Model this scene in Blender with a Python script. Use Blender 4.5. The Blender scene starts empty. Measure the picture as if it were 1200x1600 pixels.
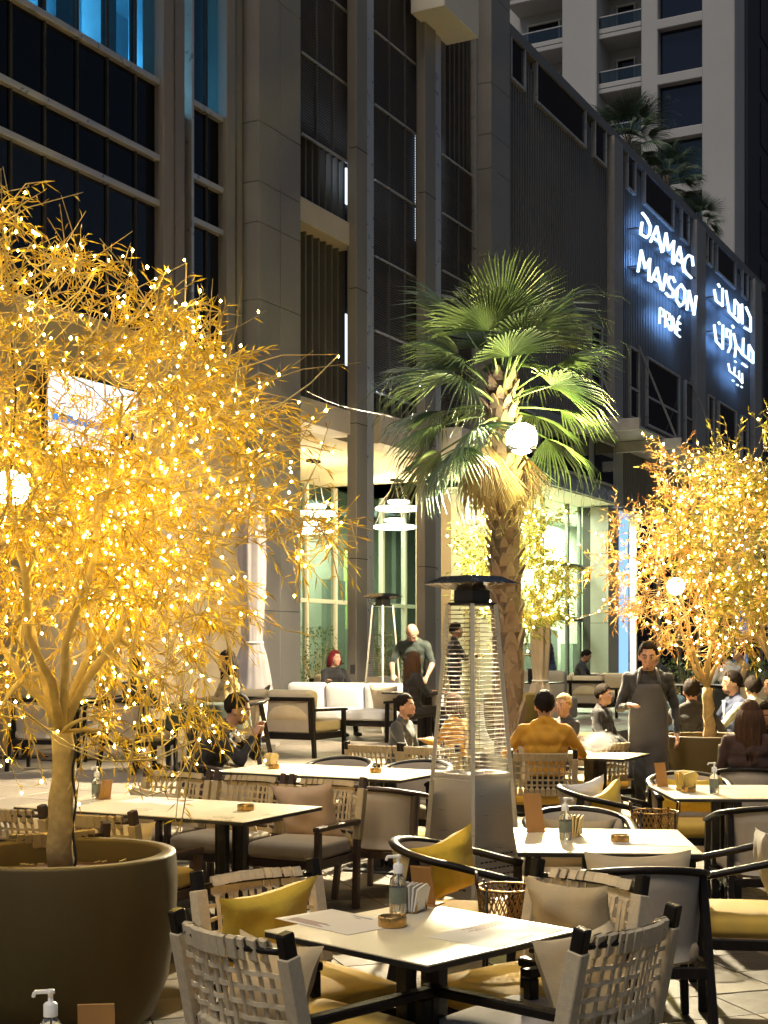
import bpy, bmesh, math, random
import numpy as np
from mathutils import Vector, Matrix, Euler
R = math.radians
random.seed(7); rng = np.random.default_rng(7)
SC = bpy.context.scene
COL = SC.collection

# ------------------------------------------------------------------ camera, sky, sun, exposure
FPX, CXP, HOR, CAMZ = 2200.0, 600.0, 1015.0, 1.72
cam = bpy.data.cameras.new('camera'); camo = bpy.data.objects.new('camera', cam); COL.objects.link(camo)
camo.location = (0, 0, CAMZ); camo.rotation_euler = (R(90), 0, 0)
cam.sensor_fit = 'VERTICAL'; cam.sensor_height = 24; cam.lens = FPX / 1600 * 24
cam.shift_y = (HOR - 800) / 1600; cam.clip_start = 0.1; cam.clip_end = 3000
SC.camera = camo
SUN_EL, SUN_AZ = 62.0, 215.0      # a dim, very soft glow of the lit city behind the camera
world = bpy.data.worlds.new('World'); SC.world = world; world.use_nodes = True
nt = world.node_tree; nt.nodes.clear()
sky = nt.nodes.new('ShaderNodeTexSky'); sky.sky_type = 'NISHITA'; sky.sun_disc = False
sky.sun_elevation = R(SUN_EL); sky.sun_rotation = R(SUN_AZ)
bg = nt.nodes.new('ShaderNodeBackground'); bg.inputs[1].default_value = 0.0150
wo = nt.nodes.new('ShaderNodeOutputWorld')
nt.links.new(sky.outputs[0], bg.inputs[0]); nt.links.new(bg.outputs[0], wo.inputs[0])
sl = bpy.data.lights.new('sun', 'SUN'); sl.energy = 0.62; sl.angle = R(25); sl.color = (1, .88, .74)
slo = bpy.data.objects.new('sun', sl); COL.objects.link(slo)
slo.rotation_euler = (R(90 - SUN_EL), 0, R(180 - SUN_AZ))
slo.location = (0, -5, 30)
SC.view_settings.view_transform = 'Standard'; SC.view_settings.look = 'None'
SC.view_settings.exposure = 1.4; SC.view_settings.gamma = 1.0; SC.view_settings.use_curve_mapping = False
cy = SC.cycles
cy.use_denoising = True; cy.max_bounces = 6; cy.diffuse_bounces = 3; cy.glossy_bounces = 3
cy.transmission_bounces = 5; cy.transparent_max_bounces = 16; cy.volume_bounces = 1
cy.sample_clamp_indirect = 6; cy.caustics_reflective = False; cy.caustics_refractive = False
cy.use_light_tree = True; cy.volume_step_rate = 2.0; cy.volume_max_steps = 64

# ------------------------------------------------------------------ placing: pixel of the photograph + distance or height -> point
def at(px, py, Y): return Vector(((px - CXP) * Y / FPX, Y, CAMZ + (HOR - py) * Y / FPX))
def ground(px, py, z=0.0):
    Y = (CAMZ - z) * FPX / (py - HOR); return Vector(((px - CXP) * Y / FPX, Y, z))
FA = R(27.6)                                      # the facade runs away to the right at this angle
DX, DY = math.sin(FA), math.cos(FA)               # along the facade (u)
NX, NY = -math.cos(FA), math.sin(FA)              # into the building (v)
def tv(px, v): return v / ((px - CXP) / FPX * NX + NY)
def U(px, v):
    t = tv(px, v); return t * ((px - CXP) / FPX * DX + DY)
def Z(px, py, v): return CAMZ + (HOR - py) / FPX * tv(px, v)
def uv(u, v, z=0.0): return Vector((u * DX + v * NX, u * DY + v * NY, z))
FROT = math.atan2(DY, DX)

# ------------------------------------------------------------------ materials
MATS = {}
def mat(name, col, rough=.6, metal=0.0, var=0.12, scale=6.0, bump=0.0, bscale=60.0, spec=.5, coat=0.0, stretch=None, rvar=.12, rand=0.0, trans=0.0, sheen=0.0, sss=0.0):
    if name in MATS: return MATS[name]
    m = bpy.data.materials.new(name); m.use_nodes = True
    t = m.node_tree; b = t.nodes['Principled BSDF']; L = t.links.new
    b.inputs['Metallic'].default_value = metal; b.inputs['Roughness'].default_value = rough
    b.inputs['Specular IOR Level'].default_value = spec; b.inputs['Coat Weight'].default_value = coat
    if sheen: b.inputs['Sheen Weight'].default_value = sheen
    if trans: b.inputs['Transmission Weight'].default_value = trans
    if sss:
        b.inputs['Subsurface Weight'].default_value = sss; b.inputs['Subsurface Radius'].default_value = (.012, .005, .003)
    tc = t.nodes.new('ShaderNodeTexCoord'); src = tc.outputs['Object']
    if stretch:
        mp = t.nodes.new('ShaderNodeMapping'); mp.inputs['Scale'].default_value = stretch
        L(src, mp.inputs[0]); src = mp.outputs[0]
    nz = t.nodes.new('ShaderNodeTexNoise'); nz.inputs['Scale'].default_value = scale; nz.inputs['Detail'].default_value = 6
    nz.inputs['Roughness'].default_value = .62
    L(src, nz.inputs['Vector'])
    mr = t.nodes.new('ShaderNodeMapRange'); mr.inputs[1].default_value = .25; mr.inputs[2].default_value = .75
    mr.inputs[3].default_value = 1 - var; mr.inputs[4].default_value = 1 + var
    L(nz.outputs[0], mr.inputs[0]); val = mr.outputs[0]
    if rand:
        oi = t.nodes.new('ShaderNodeObjectInfo'); m2 = t.nodes.new('ShaderNodeMapRange')
        m2.inputs[3].default_value = 1 - rand; m2.inputs[4].default_value = 1 + rand; L(oi.outputs['Random'], m2.inputs[0])
        mm = t.nodes.new('ShaderNodeMath'); mm.operation = 'MULTIPLY'; L(val, mm.inputs[0]); L(m2.outputs[0], mm.inputs[1]); val = mm.outputs[0]
    vm = t.nodes.new('ShaderNodeVectorMath'); vm.operation = 'SCALE'; vm.inputs[0].default_value = col[:3]
    L(val, vm.inputs['Scale']); L(vm.outputs[0], b.inputs['Base Color'])
    r2 = t.nodes.new('ShaderNodeMapRange'); r2.inputs[1].default_value = .3; r2.inputs[2].default_value = .7
    r2.inputs[3].default_value = max(.02, rough - rvar); r2.inputs[4].default_value = min(1, rough + rvar)
    L(nz.outputs[0], r2.inputs[0]); L(r2.outputs[0], b.inputs['Roughness'])
    if bump:
        n2 = t.nodes.new('ShaderNodeTexNoise'); n2.inputs['Scale'].default_value = bscale; n2.inputs['Detail'].default_value = 4
        L(src, n2.inputs['Vector'])
        bp = t.nodes.new('ShaderNodeBump'); bp.inputs['Strength'].default_value = bump; bp.inputs['Distance'].default_value = .01
        L(n2.outputs[0], bp.inputs['Height']); L(bp.outputs[0], b.inputs['Normal'])
    MATS[name] = m; return m
def emit(name, col, strength, sample='AUTO'):
    if name in MATS: return MATS[name]
    m = bpy.data.materials.new(name); m.use_nodes = True; t = m.node_tree; t.nodes.clear()
    e = t.nodes.new('ShaderNodeEmission'); e.inputs[0].default_value = (*col, 1); e.inputs[1].default_value = strength
    o = t.nodes.new('ShaderNodeOutputMaterial'); t.links.new(e.outputs[0], o.inputs[0])
    m.cycles.emission_sampling = sample
    MATS[name] = m; return m
def pane_mat(name, tint, refl=.08, rough=.02, dark=0.0):
    """a flat window pane: lets light straight through with a tint, mirrors at grazing angles"""
    if name in MATS: return MATS[name]
    m = bpy.data.materials.new(name); m.use_nodes = True; t = m.node_tree; t.nodes.clear(); L = t.links.new
    tr = t.nodes.new('ShaderNodeBsdfTransparent'); tr.inputs[0].default_value = (*tint, 1)
    gl = t.nodes.new('ShaderNodeBsdfGlossy'); gl.inputs['Roughness'].default_value = rough; gl.inputs[0].default_value = (.9, .95, .95, 1)
    lw = t.nodes.new('ShaderNodeLayerWeight'); lw.inputs[0].default_value = .5; fr = t.nodes.new('ShaderNodeMath'); fr.operation = 'POWER'; fr.inputs[1].default_value = 4.5; L(lw.outputs['Facing'], fr.inputs[0])
    ad = t.nodes.new('ShaderNodeMath'); ad.operation = 'ADD'; ad.inputs[1].default_value = refl; L(fr.outputs[0], ad.inputs[0])
    mx = t.nodes.new('ShaderNodeMixShader'); L(ad.outputs[0], mx.inputs[0]); L(tr.outputs[0], mx.inputs[1]); L(gl.outputs[0], mx.inputs[2])
    o = t.nodes.new('ShaderNodeOutputMaterial'); L(mx.outputs[0], o.inputs[0]); MATS[name] = m; return m

# ------------------------------------------------------------------ mesh building
class MB:
    def __init__(s): s.v = []; s.f = []; s.m = []; s.sm = []
    def add(s, vs, fs, mi=0, smooth=False):
        o = len(s.v); s.v += [tuple(p) for p in vs]
        for f in fs: s.f.append(tuple(i + o for i in f)); s.m.append(mi); s.sm.append(smooth)
        return s
    def box(s, c, h, ch=0.0, M=None, mi=0):
        """box with centre c and half sizes h, edges chamfered by ch"""
        c = Vector(c); h = Vector(h)
        if ch <= 0:
            vs = [Vector((x, y, z)) for x in (-h.x, h.x) for y in (-h.y, h.y) for z in (-h.z, h.z)]
            fs = [(0, 1, 3, 2), (4, 6, 7, 5), (0, 4, 5, 1), (2, 3, 7, 6), (0, 2, 6, 4), (1, 5, 7, 3)]
        else:
            ch = min(ch, .45 * min(h) * 2); vs = []; idx = {}
            for sx in (-1, 1):
                for sy in (-1, 1):
                    for sz in (-1, 1):
                        for ax in range(3):
                            p = Vector((sx * (h.x - ch), sy * (h.y - ch), sz * (h.z - ch)))
                            p[ax] = (sx, sy, sz)[ax] * h[ax]; idx[(sx, sy, sz, ax)] = len(vs); vs.append(p)
            fs = []
            for ax in range(3):
                b, d = [(1, 2), (2, 0), (0, 1)][ax]
                for sg in (-1, 1):
                    q = []
                    for (i, j) in ((-1, -1), (1, -1), (1, 1), (-1, 1)):
                        k = [0, 0, 0]; k[ax] = sg; k[b] = i; k[d] = j; q.append(idx[(*k, ax)])
                    fs.append(tuple(q if sg > 0 else q[::-1]))
                for i in (-1, 1):
                    for j in (-1, 1):
                        k0 = [0, 0, 0]; k0[ax] = -1; k0[b] = i; k0[d] = j; k1 = list(k0); k1[ax] = 1
                        q = (idx[(*k0, b)], idx[(*k1, b)], idx[(*k1, d)], idx[(*k0, d)])
                        fs.append(q if i * j < 0 else q[::-1])
            for sx in (-1, 1):
                for sy in (-1, 1):
                    for sz in (-1, 1):
                        q = tuple(idx[(sx, sy, sz, a)] for a in range(3)); fs.append(q if sx * sy * sz > 0 else q[::-1])
        vs = [(M @ p if M else p) + c for p in vs]
        return s.add(vs, fs, mi)
    def bx(s, x0, x1, y0, y1, z0, z1, ch=0.0, mi=0):
        return s.box(((x0 + x1) / 2, (y0 + y1) / 2, (z0 + z1) / 2), (abs(x1 - x0) / 2, abs(y1 - y0) / 2, abs(z1 - z0) / 2), ch, None, mi)
    def bar(s, p0, p1, w, h, ch=0.0, up=(0, 0, 1), mi=0, ext=0.0):
        p0 = Vector(p0); p1 = Vector(p1); d = (p1 - p0); L = d.length; d.normalize(); up = Vector(up)
        x = d.cross(up)
        if x.length < 1e-4: x = d.cross(Vector((0, 1, 0)))
        x.normalize(); z = x.cross(d)
        M = Matrix((x, d, z)).transposed()
        return s.box((p0 + p1) / 2, (w / 2, L / 2 + ext, h / 2), ch, M, mi)
    def tube(s, pts, rad, n=8, cap=True, mi=0, sx=1.0, sy=1.0, closed=False, up=None, smooth=True):
        pts = [Vector(p) for p in pts]; k = len(pts)
        if not hasattr(rad, '__len__'): rad = [rad] * k
        rings = []; prev = None
        for i in range(k):
            a = pts[(i - 1) % k] if (closed or i > 0) else pts[0]; b = pts[(i + 1) % k] if (closed or i < k - 1) else pts[-1]
            d = (b - a)
            if d.length < 1e-9: d = Vector((0, 0, 1))
            d.normalize()
            if prev is None:
                r = Vector(up) if up else (Vector((1, 0, 0)) if abs(d.x) < .8 else Vector((0, 1, 0)))
                x = (r - d * r.dot(d)).normalized()
            else: x = (prev - d * prev.dot(d)).normalized()
            prev = x; y = d.cross(x)
            rings.append([pts[i] + (x * math.cos(2 * math.pi * j / n) * sx + y * math.sin(2 * math.pi * j / n) * sy) * rad[i] for j in range(n)])
        vs = [p for r_ in rings for p in r_]; fs = []
        for i in range(k if closed else k - 1):
            for j in range(n):
                a = i * n + j; b = i * n + (j + 1) % n; c = ((i + 1) % k) * n + (j + 1) % n; d = ((i + 1) % k) * n + j
                fs.append((a, b, c, d))
        s.add(vs, fs, mi, smooth)
        if cap and not closed:
            o = len(s.v) - len(vs)
            s.f.append(tuple(o + j for j in range(n))[::-1]); s.m.append(mi); s.sm.append(False)
            s.f.append(tuple(o + (k - 1) * n + j for j in range(n))); s.m.append(mi); s.sm.append(False)
        return s
    def lathe(s, prof, n=24, c=(0, 0, 0), mi=0, smooth=True):
        c = Vector(c); vs = []; fs = []
        for (r, z) in prof:
            for j in range(n):
                a = 2 * math.pi * j / n; vs.append(c + Vector((r * math.cos(a), r * math.sin(a), z)))
        for i in range(len(prof) - 1):
            for j in range(n):
                fs.append((i * n + j, i * n + (j + 1) % n, (i + 1) * n + (j + 1) % n, (i + 1) * n + j))
        s.add(vs, fs, mi, smooth)
        return s
    def ell(s, c, r, n=12, m=8, mi=0, M=None):
        c = Vector(c); vs = [Vector((0, 0, -1))]; fs = []
        for i in range(1, m):
            t = math.pi * i / m
            for j in range(n): vs.append(Vector((math.sin(t) * math.cos(2 * math.pi * j / n), math.sin(t) * math.sin(2 * math.pi * j / n), -math.cos(t))))
        vs.append(Vector((0, 0, 1)))
        for j in range(n): fs.append((0, 1 + (j + 1) % n, 1 + j))
        for i in range(m - 2):
            for j in range(n):
                a = 1 + i * n; fs.append((a + j, a + (j + 1) % n, a + n + (j + 1) % n, a + n + j))
        a = 1 + (m - 2) * n
        for j in range(n): fs.append((a + j, a + (j + 1) % n, len(vs) - 1))
        out = []
        for p in vs:
            q = Vector((p.x * r[0], p.y * r[1], p.z * r[2])); out.append((M @ q if M else q) + c)
        return s.add(out, fs, mi, True)
    def prism(s, poly, p0, ax, ay, az, t, mi=0):
        """2-D outline (list of (x, y)) in the plane ax, ay at p0, thickness t along az"""
        p0 = Vector(p0); ax = Vector(ax); ay = Vector(ay); az = Vector(az); n = len(poly)
        vs = [p0 + ax * x + ay * y for x, y in poly] + [p0 + ax * x + ay * y + az * t for x, y in poly]
        fs = [tuple(range(n))[::-1], tuple(range(n, 2 * n))] + [(i, (i + 1) % n, n + (i + 1) % n, n + i) for i in range(n)]
        return s.add(vs, fs, mi)
    def mesh(s, name, mats):
        me = bpy.data.meshes.new(name); me.from_pydata(s.v, [], s.f)
        for m in (mats if isinstance(mats, (list, tuple)) else [mats]): me.materials.append(m)
        me.polygons.foreach_set('material_index', s.m); me.polygons.foreach_set('use_smooth', s.sm); me.update(); return me
    def build(s, name, mats, parent=None, loc=None, rot=None):
        return link(name, s.mesh(name, mats), parent, loc, rot)
def link(name, data, parent=None, loc=None, rot=None):
    o = bpy.data.objects.new(name, data); COL.objects.link(o)
    if parent: o.parent = parent; KIDS.setdefault(parent.name, []).append(o)
    if loc is not None: o.location = loc
    if rot is not None: o.rotation_euler = rot if hasattr(rot, '__len__') else (0, 0, rot)
    return o
def tag(o, label=None, cat=None, group=None, kind=None):
    if label: o['label'] = label
    if cat: o['category'] = cat
    if group: o['group'] = group
    if kind: o['kind'] = kind
    return o
def thing(name, label, cat, loc=(0, 0, 0), rz=0.0, group=None):
    return tag(link(name, None, None, loc, rz), label, cat, group)
def copy_tree(o, parent=None):
    c = o.copy(); COL.objects.link(c)
    if parent: c.parent = parent; KIDS.setdefault(parent.name, []).append(c)
    for ch in list(KIDS.get(o.name, [])): copy_tree(ch, c)
    return c
KIDS = {}
def lamp(name, kind, parent, loc, energy, col, size=.1, rot=None, spot=None, blend=.4):
    l = bpy.data.lights.new(name, kind); l.energy = energy; l.color = col
    if kind in ('POINT', 'SPOT'): l.shadow_soft_size = size
    if kind == 'AREA': l.size = size
    if kind == 'SPOT': l.spot_size = spot or R(90); l.spot_blend = blend
    return link(name, l, parent, loc, rot)
def rbox(mb, c, h, r, n=8, puff=0.0, M=None, mi=0, sag=0.0):
    """soft upholstered block: rounded box, top and bottom puffed out"""
    c = Vector(c); h = Vector(h); key = {}; vs = []; fs = []
    def vert(i, j, k):
        if (i, j, k) in key: return key[(i, j, k)]
        p = Vector((2 * i / n - 1, 2 * j / n - 1, 2 * k / n - 1))
        def e(t): return math.copysign(abs(t) ** .75, t)
        q = Vector((e(p.x) * h.x, e(p.y) * h.y, e(p.z) * h.z))
        rr = min(r, min(h) * .98)
        inn = Vector([max(-(h[a] - rr), min(h[a] - rr, q[a])) for a in range(3)])
        d = q - inn
        if d.length > 1e-9: q = inn + d.normalized() * rr
        f = (1 - p.x ** 2) * (1 - p.y ** 2); q.z += puff * f * p.z - sag * f * (1 if p.z > 0 else 0)
        key[(i, j, k)] = len(vs); vs.append((M @ q if M else q) + c); return len(vs) - 1
    for a in range(n):
        for b in range(n):
            for kk, fl in ((0, 1), (n, 0)):
                for ax in range(3):
                    def vv(x, y):
                        return vert(*((kk, x, y), (y, kk, x), (x, y, kk))[ax])
                    q = (vv(a, b), vv(a + 1, b), vv(a + 1, b + 1), vv(a, b + 1)); fs.append(q[::-1] if fl else q)
    return mb.add(vs, fs, mi, True)
def pillow_mesh(name, m, w=.42, h=.42, t=.13, seed=0, n=16):
    """square throw pillow lying in x-z, thickness along y, pinched corners and soft wrinkles"""
    rg = random.Random(seed); mb = MB(); ph = [rg.uniform(0, 6) for _ in range(6)]
    for sgn in (1, -1):
        vs = []; fs = []
        for i in range(n + 1):
            for j in range(n + 1):
                x = 2 * i / n - 1; y = 2 * j / n - 1
                th = max(0, (1 - x * x)) ** .42 * max(0, (1 - y * y)) ** .42
                ox = x * (1 - .12 * (1 - y * y)); oy = y * (1 - .15 * (1 - x * x))
                wr = .05 * math.sin(5 * x + 3 * y + ph[0]) + .05 * math.sin(7 * y - 4 * x + ph[1]) + .035 * math.sin(13 * x * y + ph[2])
                sl_ = .06 * math.sin(2.2 * x + ph[3])
                vs.append((ox * w / 2 * (1 + .03 * math.sin(3 * y + ph[4])), sgn * t / 2 * th * (1 + wr * 1.6) + .012 * math.sin(2 * x + ph[5]), oy * h / 2 + sl_ * h * .18 * (1 if y > 0 else .2) * abs(y)))
        for i in range(n):
            for j in range(n):
                q = (i * (n + 1) + j, (i + 1) * (n + 1) + j, (i + 1) * (n + 1) + j + 1, i * (n + 1) + j + 1); fs.append(q if sgn < 0 else q[::-1])
        mb.add(vs, fs, 0, True)
    return mb.mesh(name, m)
# ------------------------------------------------------------------ shared materials
STONE = mat('stone_cladding', (.25, .235, .22), .55, var=.14, scale=.9, bump=.15, bscale=40)
CREAM = mat('cream_stone', (.36, .29, .19), .6, var=.08, scale=1.0, bump=.1, bscale=50)
JOINT = mat('joint_dark', (.03, .028, .026), .8)
BRONZE = mat('bronze_cladding', (.25, .22, .185), .45, .1, var=.12, scale=1.5, stretch=(1, 1, .15))
ALU = mat('aluminium_trim', (.55, .52, .48), .35, .55, var=.08, scale=4)
BLACKGL = mat('black_spandrel_glass', (.003, .003, .004), .10, spec=.18, var=.2, scale=.6, rvar=.03)
LOUV = mat('louvre_bronze', (.12, .108, .10), .5, .2, var=.15, scale=2)
SCREEN = mat('metal_mesh', (.12, .10, .09), .5, .4, var=.25, scale=3)
WHITEP = mat('white_panel', (.72, .66, .56), .55, var=.06, scale=2)
RIB = mat('ribbed_cladding', (.17, .163, .16), .55, .1, var=.15, scale=.5)
DARKGL = mat('dark_window_glass', (.006, .007, .010), .05, spec=.35, var=.3, scale=.4, rvar=.03)
TOWERW = mat('tower_render', (.45, .445, .435), .8, var=.10, scale=.25, bump=.08, bscale=8)
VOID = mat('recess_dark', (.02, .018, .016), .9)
PAVE = [mat('paver_sand', (.20, .155, .095), .58, var=.16, scale=9, bump=.25, bscale=160, rand=.10, spec=.35),
        mat('paver_taupe', (.07, .052, .030), .58, var=.16, scale=9, bump=.25, bscale=160, rand=.10, spec=.35),
        mat('paver_buff', (.135, .102, .054), .6, var=.16, scale=9, bump=.25, bscale=160, rand=.10, spec=.35)]

# ------------------------------------------------------------------ ground, paving, terrace
TZ = 0.40                                         # the raised terrace by the building
VT = 7.2                                          # its front edge (v)
g = MB(); g.add([(-700, -300, -.035), (700, -300, -.035), (700, 1200, -.035), (-700, 1200, -.035)], [(0, 1, 2, 3)])
tag(g.build('ground', mat('ground_mortar', (.11, .095, .075), .9, var=.2, scale=3, bump=.3, bscale=60)), kind='structure')
floor = tag(link('paving', None), kind='structure')
TS = .39; PA = R(18.2); pax = Vector((math.cos(PA), math.sin(PA), 0)); pay = Vector((-math.sin(PA), math.cos(PA), 0))
P0 = ground(1132, 1536)
tm = MB(); tm.box((0, 0, -.015), (TS / 2 - .003, TS / 2 - .003, .015), .003)
tme = [tm.mesh('paver', m) for m in PAVE]
cells = []
for i in range(-45, 46):
    for j in range(-30, 60):
        c = P0 + pax * (i * TS) + pay * (j * TS)
        if c.x * NX + c.y * NY > VT - .3 or c.y < -3 or c.y > 34 or abs(c.x) > 14: continue
        vis = c.y > 3.5 and abs(c.x) < .285 * c.y + .3
        cells.append((0 if vis else 1, c.y + abs(c.x) * .2, i, j, c))
cells.sort(key=lambda q: q[:2])
rest = [MB(), MB(), MB()]
for n_, (_, _, i, j, c) in enumerate(cells):
    k = [0, 1, 2, 1, 0, 2, 0, 1][(i * 3 + j * 5 + (i * j) % 7) % 8]
    dz = rng.uniform(-.0015, .0015)
    if n_ < 300:
        link('paver', tme[k], floor, (c.x, c.y, dz), (rng.normal(0, .0012), rng.normal(0, .0012), PA))
    else: rest[k].box((c.x, c.y, -.015 + dz), (TS / 2 - .003, TS / 2 - .003, .015), 0, Matrix.Rotation(PA, 3, 'Z'))
for k in range(3): tag(rest[k].build('paver_field', PAVE[k], floor), kind='stuff')
TERR = mat('terrace_stone', (.30, .255, .20), .5, var=.14, scale=1.5, bump=.12, bscale=80)
t = MB(); t.bx(-60, 140, VT, 60, -.03, TZ - .02, mi=0)
terr = tag(t.build('terrace', TERR, None, None, FROT), kind='structure')
slab = MB(); slab.box((0, 0, -.01), (.395, .395, .01), .003); slm = slab.mesh('terrace_slab', TERR)
for i in range(11, 31):
    for j in range(0, 8):
        link('terrace_slab', slm, terr, (i * .8 + .4, VT + .40 + j * .8, TZ + .0))
f2 = MB()
for i in range(-20, 110):
    for j in range(0, 20):
        if 11 <= i < 31 and j < 8: continue
        f2.bx(i * .8 + .005, i * .8 + .795, VT + j * .8 + .005, VT + j * .8 + .795, TZ - .02, TZ)
tag(f2.build('terrace_slab_field', TERR, terr), kind='stuff')

# ------------------------------------------------------------------ buildings, all in facade coordinates (u along, v in, z up)
def fbox(name, parent, m, u0, u1, v0, v1, z0, z1, ch=0.0):
    b = MB(); b.bx(u0, u1, v0, v1, z0, z1, ch); return b.build(name, m, parent)
def bld(name, label):
    return thing(name, label, 'building', (0, 0, 0), FROT)
V0 = 12.4; VC = 12.65; SOF = 5.70; TOP = 19.0
def panelled(parent, u0, u1, v0, v1, zs, us, m, core=JOINT, side=None):
    """stone pier: dark core with panels hung on it, open joints between"""
    fbox('core', parent, core, u0 + .02, u1 - .02, v0 + .03, v1, zs[0], zs[-1])
    for a, b in zip(zs[:-1], zs[1:]):
        for c, d in zip(us[:-1], us[1:]):
            fbox('stone_panel', parent, m, c + .006, d - .006, v0, v0 + .03, a + .006, b - .006, .003)
        if side:
            fbox('stone_panel', parent, m, u0 - .012, u0 + .018, v0 + .004, side, a + .006, b - .006, .003)

# --- glass office wing on the left
B1 = bld('glass_office_block', 'dark glass office block with blue lit upper windows behind the big golden tree')
zA, zB, zC = Z(253, 128, VC), Z(253, 247, VC), Z(253, 318, VC)
zG = 6.3
uL = 2.0; bays = [([-330, -260, -195, -140, -88, -38, 15, 68, 119, 166, 210, 251], 0), ([291, 321, 353], 1)]
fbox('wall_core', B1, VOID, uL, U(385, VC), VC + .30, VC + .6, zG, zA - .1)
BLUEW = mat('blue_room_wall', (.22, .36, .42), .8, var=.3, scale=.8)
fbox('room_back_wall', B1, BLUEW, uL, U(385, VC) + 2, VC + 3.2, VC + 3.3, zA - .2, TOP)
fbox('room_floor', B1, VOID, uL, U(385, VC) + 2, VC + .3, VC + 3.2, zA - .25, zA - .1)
fbox('room_ceiling', B1, BLUEW, uL, U(385, VC) + 2, VC + .3, VC + 3.2, zA + 2.9, zA + 3.0)
for k in range(4):
    fbox('room_column', B1, BLUEW, U(60 + 75 * k, VC) + 1.0, U(60 + 75 * k, VC) + 1.35, VC + 1.4, VC + 1.8, zA - .1, zA + 3)
lamp('room_light', 'POINT', B1, ((U(90, VC)), VC + 2.2, zA + 1.4), 60, (.25, .62, .9), .3)
lamp('room_light', 'POINT', B1, ((U(215, VC)), VC + 2.2, zA + 1.4), 60, (.25, .62, .9), .3)
lamp('room_light', 'POINT', B1, ((U(335, VC)), VC + 2.2, zA + 1.0), 70, (.20, .62, .95), .3)
TEALP = pane_mat('clear_blue_pane', (.55, .75, .82), .03)
for xs, second in bays:
    us = [U(x, VC + .12) for x in xs]
    for a, b in zip(us[:-1], us[1:]):
        rows = [(zG, zC, DARKGL), (zC, zB, BLACKGL), (zB, zA, BLACKGL), (zA, zA + 2.6, TEALP)]
        for z0, z1, m in rows:
            pb = MB(); pb.bx(a + .02, b - .02, VC + .12, VC + .13, z0 + .02, z1 - .02)
            pb.build('pane', m, B1)
    for a in us: fbox('mullion', B1, JOINT, a - .022, a + .022, VC + .09, VC + .2, zG, zA + 2.6)
    for z in (zA, zB, zC, zG): fbox('transom', B1, ALU, us[0], us[-1], VC + .02, VC + .14, z - .045, z + .045, .006)
    for a in (us[0], us[-1]): fbox('window_jamb', B1, ALU, a - .03, a + .03, VC - .01, VC + .14, zG, zA + 2.6, .006)
def pier(px0, px1, m=BRONZE, v0=VC - .05, v1=VC + .35, parent=B1, z0=TZ, z1=TOP):
    return fbox('pier', parent, m, U(px0, v0), U(px1, v0), v0, v1, z0, z1, .01)
pier(256, 272); pier(274, 289, v0=VC - .02); pier(355, 368); pier(371, 379, v0=VC + .02); fbox('shadow_gap', B1, JOINT, U(379, VC), U(388, VC), VC + .1, VC + .3, TZ, TOP)
# ground floor stone wall of the wing
us = [U(x, VC - .1) for x in (-330, -220, -120, -30, 50, 125, 195, 260, 320, 384)]
panelled(B1, us[0], us[-1], VC - .1, VC + .3, [TZ, 2.9, 4.6, zG], us, CREAM)

# --- screened middle block
B2 = bld('screened_facade_block', 'stone and bronze block with mesh screens, louvres and a lit lobby behind tall columns')
u0, u1 = U(405, V0), U(470, V0)
zs = [TZ] + [Z(438, y, V0) for y in (955, 790, 640, 480, 362, 300, 208, 5, -180)]
panelled(B2, u0, u1, V0, V0 + 1.6, zs, [u0, U(438, V0), u1], STONE, side=VC + .1)
def col_(px0, px1, pxt, v0=12.50):
    fbox('column', B2, BRONZE, U(px0, v0), U(px1, v0), v0, v0 + .20, TZ, TOP, .012)
    fbox('column_trim', B2, ALU, U(px1, v0) + .015, U(pxt, v0 + .05) - .02, v0 + .05, v0 + .20, TZ, TOP, .008)
    fbox('column_back', B2, JOINT, U(px1, v0) - .01, U(pxt, v0 + .05), v0 + .1, v0 + .19, TZ, TOP)
    for z in (3.4, 5.9, 8.4, 11.0): fbox('column_joint', B2, JOINT, U(px0, v0) - .004, U(px1, v0) + .004, v0 - .004, v0 + .15, z, z + .015)
col_(557, 574, 585); col_(664, 681, 690)
def louvres(xs0, xs1, n, v, z0, z1, w=.05, d=.16):
    ua, ub = U(xs0, v), U(xs1, v)
    for k in range(n):
        u = ua + (ub - ua) * (k + .5) / n; fbox('louvre', B2, LOUV, u - w / 2, u + w / 2, v, v + d, z0, z1, .006)
def screen(xs0, xs1, v, z0, z1, rails, posts):
    ua, ub = U(xs0, v), U(xs1, v); b = MB(); z = z0; k = 0
    while z < z1:
        b.bx(ua, ub, v + .02, v + .035, z, z + .018); z += .05
    k = ua
    while k < ub: b.bx(k, k + .01, v + .036, v + .046, z0, z1); k += .06
    tag(b.build('mesh_screen', SCREEN, B2), kind='stuff')
    for r in rails: fbox('screen_rail', B2, ALU, ua, ub, v - .015, v + .03, r - .02, r + .02, .004)
    for p in posts: fbox('screen_post', B2, LOUV, U(p, v) - .02, U(p, v) + .02, v - .01, v + .05, z0, z1, .004)
VB = 12.75
# back wall of the bays with some lit strip windows
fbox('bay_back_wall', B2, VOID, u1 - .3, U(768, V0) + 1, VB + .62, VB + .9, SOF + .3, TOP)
STRIP = emit('cold_window_light', (.62, .80, 1.0), .8)
def strip(px0, px1, py0, py1, v=VB + .55):
    fbox('lit_strip_window', B2, STRIP, U(px0, v), U(px1, v), v, v + .03, Z(px0, py1, v), Z(px0, py0, v))
strip(541, 549, 262, 318); strip(540, 549, 490, 570); strip(470, 532, 225, 275)
strip(650, 656, 210, 375)
MATTW = mat('pale_band', (.62, .53, .42), .6, var=.06, scale=2)
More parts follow.
